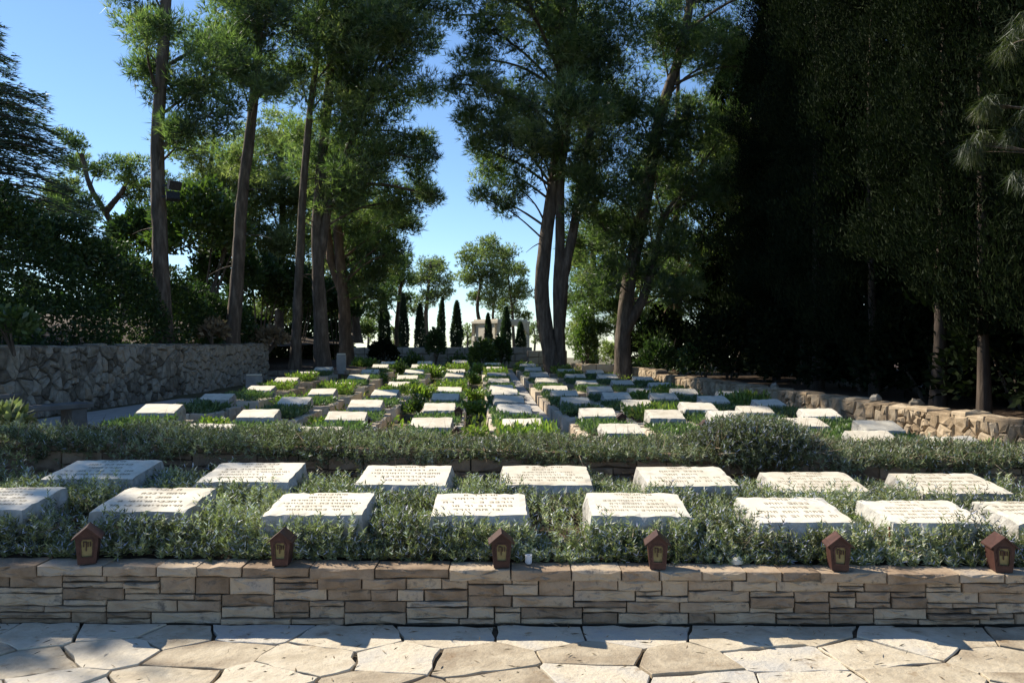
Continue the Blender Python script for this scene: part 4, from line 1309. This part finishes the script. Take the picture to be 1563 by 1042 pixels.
for i, (px, d_, k, lab) in enumerate(cyp):
    X = (px - 781.5) / F * d_
    t = thing('cypress_tree', lab, 'tree', (X, d_, 0.25), i * 1.1, 'tall cypresses behind the boundary wall')
    link('trunk', TRK[i % 2], t); c = link('crown', BIG[k], t)
    t.scale = (1, 1, (1.0, 0.95, 0.92, 0.98, 1.05, 0.9)[i])
low = [(10.6, 12.8), (11.0, 16.2), (11.2, 19.6), (10.8, 23.0), (10.4, 26.5), (10.2, 30.0), (9.6, 34.0), (12.6, 10.0), (13.5, 14.2), (13.8, 18.5), (13.6, 23.0), (12.6, 38.0)]
wl = ['behind the right picture edge trunks', 'behind the pale thin cypress trunk', 'in the blackest part of the right mass', 'behind the slender cypress', 'right of the slim reddish pine',
      'far back beside the slim reddish pine', 'at the far end of the boundary wall', 'at the right picture edge', 'deep in the wood near the right edge', 'deep in the wood behind the boundary wall', 'deep in the wood behind the slender cypress', 'at the back of the wood']
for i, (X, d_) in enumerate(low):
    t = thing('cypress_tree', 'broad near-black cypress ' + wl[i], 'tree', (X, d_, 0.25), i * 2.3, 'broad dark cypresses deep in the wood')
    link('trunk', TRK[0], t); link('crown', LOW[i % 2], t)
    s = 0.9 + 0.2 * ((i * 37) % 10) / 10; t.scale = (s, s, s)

# small columnar cypresses at the far end
SM = [cypress_mesh('crown', 740 + i, 3.1, 0.27, 0.12, 6500, 0.15, 0.04, M['cedar'], lumpy=0.5) for i in range(3)]
STR = trunk_mesh(745, 2.6, 0.06, 0.01)
for i, (px, top, d_, lab) in enumerate([(587, 450, 41, 'first from the left'), (617, 455, 42, 'second from the left'), (641, 462, 42, 'third from the left'), (672, 458, 43, 'fourth from the left'),
                                        (697, 460, 42, 'fifth from the left, clear of the others'), (746, 480, 41, 'left of the pavilion'), (771, 470, 42, 'in front of the pavilion'), (795, 492, 42, 'right of the pavilion')]):
    X = (px - 781.5) / F * d_
    ht = (540 - top) / F * d_
    t = thing('small_cypress', 'narrow clipped cypress at the far end, ' + lab, 'tree', (X, d_, H + (521 - 540) / F * d_), i, 'small cypresses at the far end')
    link('trunk', STR, t); link('crown', SM[i % 3], t)
    t.scale = ((0.95, 0.8, 0.9, 0.75, 0.98, 0.7, 0.9, 0.85)[i],) * 2 + (ht / 3.1 * (1.0, 1.05, .95, 1.02, .98, 1, 1, 1)[i],)
    t.rotation_euler = ((0.02, -0.03, 0.01, 0.03, -0.01, 0.02, -0.02, 0.01)[i], (-0.02, 0.015, 0.03, -0.03, 0.01, 0, 0.02, -0.02)[i], i)

# round dark bush and shrubs at the far end
def shrub(name, label, loc, rx, ry, rz_, n, ln, mat, seed, cat='bush', wood=True, group=None, gz=None):
    rg = np.random.default_rng(seed)
    lift = 0.0
    if gz is not None:
        lift = loc[2] - gz; loc = (loc[0], loc[1], gz)
    v = unit(rg.normal(size=(n, 3))); v[:, 2] = np.where(v[:, 2] < -0.2, -v[:, 2], v[:, 2])
    lump = 1 + 0.18 * np.sin(v[:, 0] * 6 + seed) * np.cos(v[:, 2] * 5 + v[:, 1] * 4) + 0.10 * np.sin(v[:, 0] * 13 + v[:, 2] * 11)
    q = v * (lump * (1 - np.abs(rg.normal(size=n)) * 0.20).clip(0.1))[:, None] * np.array((rx, ry, rz_)) + np.array((0, 0, rz_ * 0.35 + lift))
    dr = unit(v + rg.normal(size=(n, 3)) * 0.7 + np.array((0, 0, 0.4)))
    V, T, R = blades(q, dr, ln * rg.uniform(.6, 1.3, n), ln * 0.5, np.clip(rg.normal(0.5, .22, n), 0, 1), rg, leaf=True)
    t = thing(name, label, cat, loc, 0, group)
    link('crown' if cat == 'tree' else 'foliage', trimesh('foliage', V, T, mat, R), t)
    if wood:
        W = []
        for k in range(5):
            e = np.array((rg.normal() * rx * .5, rg.normal() * ry * .5, rz_ * 0.8 + lift))
            W.append(tube(spline([(0, 0, -0.3), e * 0.5 + rg.normal(size=3) * .05, e], 6), np.linspace(0.03, 0.01, 6) * max(1, rz_), 5, rg))
        V, T, _ = merge(W)
        link('stem', trimesh('stem', V, T, M['bark'], smooth=True), t)
    return t

def at(px, py, d_):
    return tuple(P(px, py, d_))
shrub('round_bush', 'dark rounded bush in front of the far back wall', at(585, 556, 33.5), 0.62, 0.6, 0.75, 2600, 0.12, M['cypress'], 801)
shrub('conical_shrub', 'dark green shrub left of the pavilion in front of the far wall', at(665, 545, 33.0), 0.4, 0.4, 0.85, 1700, 0.13, M['hedge'], 802)
shrub('leafy_shrub', 'loose green shrub right of centre in front of the far wall', at(738, 558, 32.0), 0.6, 0.5, 0.75, 2200, 0.14, M['bush'], 803)
shrub('leafy_shrub', 'taller dark green shrub beside the far block wall', at(764, 556, 32.5), 0.42, 0.4, 0.8, 1600, 0.14, M['hedge'], 804)
shrub('ivy_column', 'ivy-covered stump between the two right pines', at(895, 560, 31.5), 0.42, 0.42, 1.6, 3200, 0.12, M['bush'], 805)
shrub('ivy_shrub', 'low leafy shrub behind the boundary wall right of the leaning pine', at(1005, 570, 30.0), 0.8, 0.6, 0.9, 2600, 0.13, M['hedge'], 806)
shrub('ivy_shrub', 'small shaded shrub behind the slim reddish pine foot', at(1075, 575, 28.0), 0.9, 0.6, 0.9, 2600, 0.13, M['hedge'], 807)
shrub('garden_tree', 'bright broad-leaved tree behind the hedge between the first two pines', at(305, 400, 30.0), 1.9, 1.6, 2.1, 9000, 0.22, M['bush'], 808, cat='tree', gz=2.2)
shrub('garden_tree', 'shaded broad-leaved tree left of the floodlight pine', at(215, 395, 31.0), 1.2, 1.2, 1.4, 5000, 0.2, M['hedge'], 809, cat='tree', gz=2.2)
shrub('oleander_shrub', 'pale-leaved shrub low at the left end of the hedge', at(22, 518, 14.6), 0.38, 0.35, 0.40, 420, 0.16, M['bush'], 810)
shrub('straw_shrub', 'dry straw-coloured shrub at the right end of the hedge', at(325, 518, 23.5), 0.35, 0.3, 0.4, 500, 0.2, M['dry_twig'], 811)
shrub('straw_shrub', 'dry twiggy shrub behind the wall end beside the slender pine', at(410, 526, 27.0), 0.6, 0.4, 0.35, 600, 0.22, M['dry_twig'], 812)
shrub('aloe_plant', 'pointed grey-green plant at the left end of the rosemary hedge', at(8, 655, 8.2), 0.16, 0.16, 0.14, 140, 0.16, M['rosemary'], 813, cat='plant', wood=False)

for i, (px, py, d_, rx, rz_, gz_, lab) in enumerate([(395, 470, 36, 1.6, 1.7, 0.9, 'dark understorey shrub behind the end of the rubble wall'), (455, 480, 37, 1.5, 1.6, 0.6, 'dark understorey shrub behind the slender pine'),
        (515, 490, 39, 1.3, 1.4, 0.5, 'dark understorey shrub behind the reddish forked pine'), (345, 450, 33, 1.4, 1.7, 1.5, 'dark understorey shrub behind the second pine')]):
    shrub('understorey_shrub', lab, at(px, py, d_), rx, 1.0, rz_, 5000, 0.2, M['hedge'], 840 + i, gz=gz_)
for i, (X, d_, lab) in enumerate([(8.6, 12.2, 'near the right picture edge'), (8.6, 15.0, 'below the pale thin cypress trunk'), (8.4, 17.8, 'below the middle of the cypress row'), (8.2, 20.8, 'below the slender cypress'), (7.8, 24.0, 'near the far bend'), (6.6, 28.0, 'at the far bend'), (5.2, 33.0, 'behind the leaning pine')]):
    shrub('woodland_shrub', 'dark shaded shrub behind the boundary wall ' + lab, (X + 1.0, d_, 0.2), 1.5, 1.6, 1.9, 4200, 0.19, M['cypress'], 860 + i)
# dark hedge on top of the bank
rg = np.random.default_rng(820)
n = 74000
tt = rg.random(n)
d = 9 + tt * 18.2
hh = np.interp(d, [9, 14, 17, 20, 22, 24, 27], [3.9, 3.5, 3.1, 2.6, 2.35, 1.9, 1.3]) * (1 + 0.07 * np.sin(d * 3.1) + 0.05 * np.sin(d * 7.7))
xw = WA[0] + (WB[0] - WA[0]) * (d - 8) / 19.0
face = rg.random(n)
zz = np.where(face < 0.66, 1.45 + rg.random(n) * hh, 1.45 + hh - np.abs(rg.normal(size=n)) * 0.18)
bul = 0.28 * np.sin(d * 2.3 + zz * 1.7) + 0.15 * np.sin(d * 6.1 - zz * 3.3)
xx = np.where(face < 0.66, xw - 0.50 + bul - np.abs(rg.normal(size=n)) * 0.55 - ((zz - 1.45) / hh) ** 4 * 0.7, xw - 1.0 - rg.random(n) * 1.8)
q = np.stack([xx, d, zz], 1)
dr = unit(rg.normal(size=(n, 3)) * 0.8 + np.array((0.5, -0.3, 0.35)))
V, T, R = blades(q, dr, 0.11 * rg.uniform(.6, 1.3, n), 0.06, np.clip(rg.normal(0.45, .22, n), 0, 1), rg, leaf=True)
t = thing('tall_hedge', 'tall dark evergreen hedge on top of the rubble wall', 'hedge', (0, 0, 0))
link('foliage', trimesh('foliage', V, T, M['hedge'], R), t)

# long dark hedge far behind the left trees
n = 22000
rg = np.random.default_rng(825)
q = np.stack([rg.uniform(-30, -9.3, n), 46 + rg.normal(size=n) * 0.5, rg.random(n) ** 1.25 * 5.2], 1)
q[:, 2] *= 0.85 + 0.12 * np.sin(q[:, 0] * 1.3) + 0.1 * np.sin(q[:, 0] * 3.1)
dr = unit(rg.normal(size=(n, 3)) + np.array((0, -0.3, 0.3)))
V, T, R = blades(q, dr, 0.42 * rg.uniform(.6, 1.3, n), 0.2, np.clip(rg.normal(0.5, .22, n), 0, 1), rg, leaf=True)
t = thing('garden_hedge', 'long dark hedge far behind the left pine trunks', 'hedge', (0, 0, 0))
link('foliage', trimesh('foliage', V, T, M['hedge'], R), t)
# cedar at the left edge
def cedar(label, base, h, r, seed):
    rg = np.random.default_rng(seed)
    base = np.array(base, float)
    wood = [tube(spline([(0, 0, -0.2), (0.05, 0, h * 0.5), (0, 0, h)], 16), np.linspace(0.3, 0.03, 16), 9, rg, .05)]
    parts = []
    for z in np.arange(1.2, h - 0.3, 0.22):
        rad = r * min(1, (h - z) / h * 1.35) * rg.uniform(.85, 1.1)
        for k in range(9):
            a = rg.uniform(0, 6.28); L = rad * rg.uniform(0.7, 1.05)
            e = np.array((math.cos(a) * L, math.sin(a) * L, z - 0.10 * L + rg.normal() * .08))
            pth = spline([(0, 0, z), (e[0] * .5, e[1] * .5, z + 0.10 * L), e], 7)
            wood.append(tube(pth, np.linspace(0.035, 0.008, 7), 4, rg))
            m = int(L * 46)
            s = rg.random(m) ** 0.7
            q = np.stack([np.interp(s, np.linspace(0, 1, 7), pth[:, j]) for j in range(3)], 1)
            side = np.array((-math.sin(a), math.cos(a), 0))
            q = q + side * (rg.normal(size=m) * 0.22 * (1.15 - s))[:, None] + np.array((0, 0, 1)) * (rg.normal(size=m) * 0.07)[:, None]
            B = np.repeat(q, 2, 0)
            dr = unit(np.array((math.cos(a), math.sin(a), -0.12)) * 0.9 + side * rg.normal(size=(len(B), 1)) * 0.7 + rg.normal(size=(len(B), 3)) * 0.18)
            parts.append(blades(B, dr, 0.22 * rg.uniform(.6, 1.2, len(B)), 0.026, np.clip(rg.normal(.5, .2, len(B)), 0, 1), rg))
    t = thing('cedar_tree', label, 'tree', tuple(base), 0)
    V, T, _ = merge(wood); link('trunk', trimesh('trunk', V, T, M['bark'], smooth=True), t)
    V, T, R = merge(parts); link('crown', trimesh('crown', V, T, M['cedar'], R), t)
cedar('blue-green cedar with level drooping boughs at the left picture edge', (-13.7, 20.0, 2.0), 9.0, 3.9, 830)

# weeping foliage hanging at the upper right
pine('weeping_tree', 'tree with hanging yellow-green strands at the upper right corner', 10.5,
     [[(1700, 620), (1690, 400), (1660, 150), (1620, 20), (1600, -200)]], 0.16,
     [(1575, 70, 26), (1565, 130, 24), (1560, 190, 26), (1590, 260, 40), (1620, 20, 50), (1605, 180, 36)], 831,
     needle='weeping', group='trees at the right edge', dens=1.5, droop=3.4, ln=0.24, wd=0.007, clump=(0.16, 0.30), per=44, needles=8, spread=0.45)

# ================================================================ SMALL THINGS
# pavilion
p0 = P(764, 538, 47)
t = thing('pavilion', 'small pale stone pavilion with an arched opening behind the cypresses', 'building', (p0[0], p0[1], -0.05), -0.85)
w, dp, hh = 1.05, 1.1, 2.7
link('roof', join([box_verts(-w - .15, w + .15, -dp - .15, dp + .15, hh, hh + 0.14), box_verts(-w - .05, w + .05, -dp - .05, dp + .05, hh + 0.14, hh + 0.24)], 'roof', M['plaster']), t)
for sx in (-1, 1):
    for sy in (-1, 1):
        link('pillar', boxmesh('pillar', sx * w - .14, sx * w + .14, sy * dp - .14, sy * dp + .14, 0, hh - .75, M['plaster'], .01), t)
def arch(x0, x1, z0, z1, th):
    V, Fc = [], []
    n_ = 10
    r = (x1 - x0) / 2; xc = (x0 + x1) / 2
    for y in (-th, th):
        for i in range(n_ + 1):
            a_ = math.pi - math.pi * i / n_
            V.append((xc + r * math.cos(a_), y, z0 + min(r, z1 - z0 - .12) * math.sin(a_)))
            V.append((x0 + (x1 - x0) * i / n_, y, z1))
    m_ = (n_ + 1) * 2
    for i in range(n_):
        a_ = 2 * i
        Fc += [(a_, a_ + 2, a_ + 3, a_ + 1), (m_ + a_, m_ + a_ + 1, m_ + a_ + 3, m_ + a_ + 2), (a_, m_ + a_, m_ + a_ + 2, a_ + 2)]
    return V, Fc
link('wall', boxmesh('wall', -w + .15, w - .15, -dp - .06, -dp + .06, 0, hh - .02, M['plaster']), t)
for k in (1, 2, 3):
    L2 = (w if k % 2 == 0 else dp) + 0.14
    V, Fc = arch(-L2, L2, hh - .9, hh, 0.12)
    o = link('arch', pymesh('arch', V, Fc, M['plaster']), t)
    o.rotation_euler = (0, 0, k * math.pi / 2)
    off = (dp if k % 2 == 0 else w)
    o.location = ((math.sin(k * math.pi / 2) * off), (-math.cos(k * math.pi / 2) * off), 0)

# stone bench in front of the rubble wall
bp = P(66, 655, 13.2)
t = thing('stone_bench', 'low stone bench in shade before the rubble wall', 'bench', (bp[0], bp[1], 0.1), 1.05)
link('seat', boxmesh('seat', -0.75, 0.75, -0.22, 0.22, 0.36, 0.45, M['dark_stone'], 0.015), t)
for sx in (-0.52, 0.52):
    l = link('leg', boxmesh('leg', -0.13, 0.13, -0.18, 0.18, 0, 0.358, M['dark_stone'], 0.012), t); l.location = (sx, 0, 0)
# stone post at the left edge
bp = P(6, 640, 12.6)
t = thing('stone_post', 'square grey stone post at the left edge beside the bench', 'post', (bp[0], bp[1], 0.1), 0.1)
link('shaft', boxmesh('shaft', -0.16, 0.16, -0.16, 0.16, 0, 0.6, M['dark_stone'], 0.012), t)
link('cap', boxmesh('cap', -0.18, 0.18, -0.18, 0.18, 0.602, 0.66, M['dark_stone'], 0.012), t)
# small plaque stones at the end of the rubble wall
for px, py, d_, w, hh, lab in ((388, 592, 23.5, 0.24, 0.36, 'small pale plaque stone at the end of the rubble wall'), (521, 566, 27.2, 0.16, 0.55, 'narrow grey marker with white top under the reddish pine')):
    bp = P(px, py, d_)
    t = thing('marker_stone', lab, 'marker', (bp[0], bp[1], bp[2] - .1), 0.1)
    link('base', boxmesh('base', -w * .7, w * .7, -.12, .12, 0, .1, M['concrete'], .01), t)
    link('face_slab', boxmesh('face_slab', -w, w, -.05, .05, .1, .1 + hh, M['concrete'], .012), t)
    link('cap', boxmesh('cap', -w * .9, w * .9, -.06, .06, .102 + hh, .15 + hh, M['limestone'], .008), t)

# floodlights on the first pine
for k, (px, py, rz, rx, lab) in enumerate(((266, 283, 0.9, 0.35, 'upper black floodlight strapped to the thick left pine'), (264, 300, 0.5, -0.5, 'lower black floodlight strapped to the thick left pine'))):
    bp = P(px, py, 21.4)
    t = thing('floodlight', lab, 'floodlight', tuple(bp), 0, 'floodlights on the left pine')
    h_ = link('housing', join([box_verts(-.17, .17, -.07, .05, -.12, .12), box_verts(-.1, .1, .05, .13, -.07, .07)], 'housing', M['dark_metal']), t); h_.rotation_euler = (rx, 0, rz)
    l_ = link('lens', boxmesh('lens', -.15, .15, -.078, -.071, -.10, .10, M['dark_metal']), t); l_.rotation_euler = (rx, 0, rz)
    link('bracket', boxmesh('bracket', -.30, -.1, -.02, .02, -.03, .03, M['dark_metal']), t)

# white cup beside a lantern
X = (787 - 781.5) / F * 4.63
me_v, me_f = [], []
prof = [(0.012, 0), (0.0155, 0.004), (0.0175, 0.03), (0.019, 0.046), (0.021, 0.048), (0.021, 0.053), (0.018, 0.053), (0.0165, 0.02), (0.0, 0.015)]
for (r, z) in prof:
    for k in range(14):
        a_ = k / 14 * 2 * math.pi
        me_v.append((r * math.cos(a_), r * math.sin(a_), z))
me_f = [(i * 14 + k, i * 14 + (k + 1) % 14, (i + 1) * 14 + (k + 1) % 14, (i + 1) * 14 + k) for i in range(len(prof) - 1) for k in range(14)]
t = thing('candle_cup', 'small white ribbed memorial candle cup on the front wall', 'cup', (X + 0.075, 4.61, slope_top(X) + 0.003))
link('glass', pymesh('glass', me_v, me_f, M['white_cup']), t)
V, Fc = [], []
for k in range(12):
    a_ = k / 12 * 2 * math.pi
    v, f = box_verts(-.0016, .0016, -.0016, .0016, .006, .044)
    o_ = len(V)
    V += [(x + .0172 * math.cos(a_), y + .0172 * math.sin(a_), z) for x, y, z in v]; Fc += [tuple(i + o_ for i in q_) for q_ in f]
link('rib_moulding', pymesh('rib_moulding', V, Fc, M['white_cup']), t)

# loose stones
def rock(label, loc, r, seed, mat):
    rg = np.random.default_rng(seed)
    poly = np.array([(math.cos(a_) * r * rg.uniform(.8, 1.2), math.sin(a_) * r * 0.75 * rg.uniform(.8, 1.2)) for a_ in np.linspace(0, 6.28, 9)[:-1]])
    o = link('loose_stone', poly_stone('loose_stone', poly, r * 0.8, r * 0.35, mat, rg, seg=r * .6, jit=r * .06, bulge=r * 0.12))
    o.location = loc; o.rotation_euler = (rg.normal() * .1, rg.normal() * .1, rg.uniform(0, 3))
    tag(o, label, 'stone')
X = (1124 - 781.5) / F * 4.66
rock('small flat pale stone lying on the front wall top', (X, 4.66, slope_top(X) + 0.035), 0.042, 901, M['limestone'])
for (px, d_, s, lab) in ((1312, 14.8, 901, 'pointed loose stone on the boundary wall, left of its pair'), (1366, 13.6, 902, 'rounded loose stone on the boundary wall, right of its pair'), (1168, 18.9, 903, 'loose stone on the boundary wall above the rosemary mound')):
    X = (px - 781.5) / F * d_
    xw = np.interp(d_, [11, 18, 27], [7.07, 6.2, 4.9]) + 0.15
    rock(lab, (xw, d_, 0.60), 0.13, s, M['rubble'])

# thin rusty stake in the bed
X = (1358 - 781.5) / F * 4.8
V, T, _ = tube(spline([(0, 0, 0), (0.002, 0, 0.1), (0.0, 0.002, 0.21)], 6), np.full(6, 0.006), 6, rng)
o = link('garden_stake', trimesh('garden_stake', V, T, M['rust'], smooth=True))
o.location = (X, 4.8, bed_z(X, 4.8))
tag(o, 'thin rusty iron stake standing in the front rosemary', 'stake')



rg = np.random.default_rng(950)
n = 620
y = WALL_D - rg.random(n) ** 1.6 * 1.9
b = np.stack([rg.uniform(-3.6, 3.6, n), y, np.full(n, 0.006)], 1); b[:, 2] -= 0.003 * b[:, 0]
dr = unit(rg.normal(size=(n, 3)) * np.array((1, 1, 0.03)) + np.array((0, 0, 0.03)))
V, T, R = blades(b, dr, rg.uniform(0.02, 0.07, n), rg.uniform(0.002, 0.009, n), rg.random(n), rg, leaf=True)
o = link('fallen_needles', trimesh('fallen_needles', V, T, M['dry_twig'], R))
tag(o, 'dry pine needles and scraps of leaf on the paving', 'litter', kind='stuff')
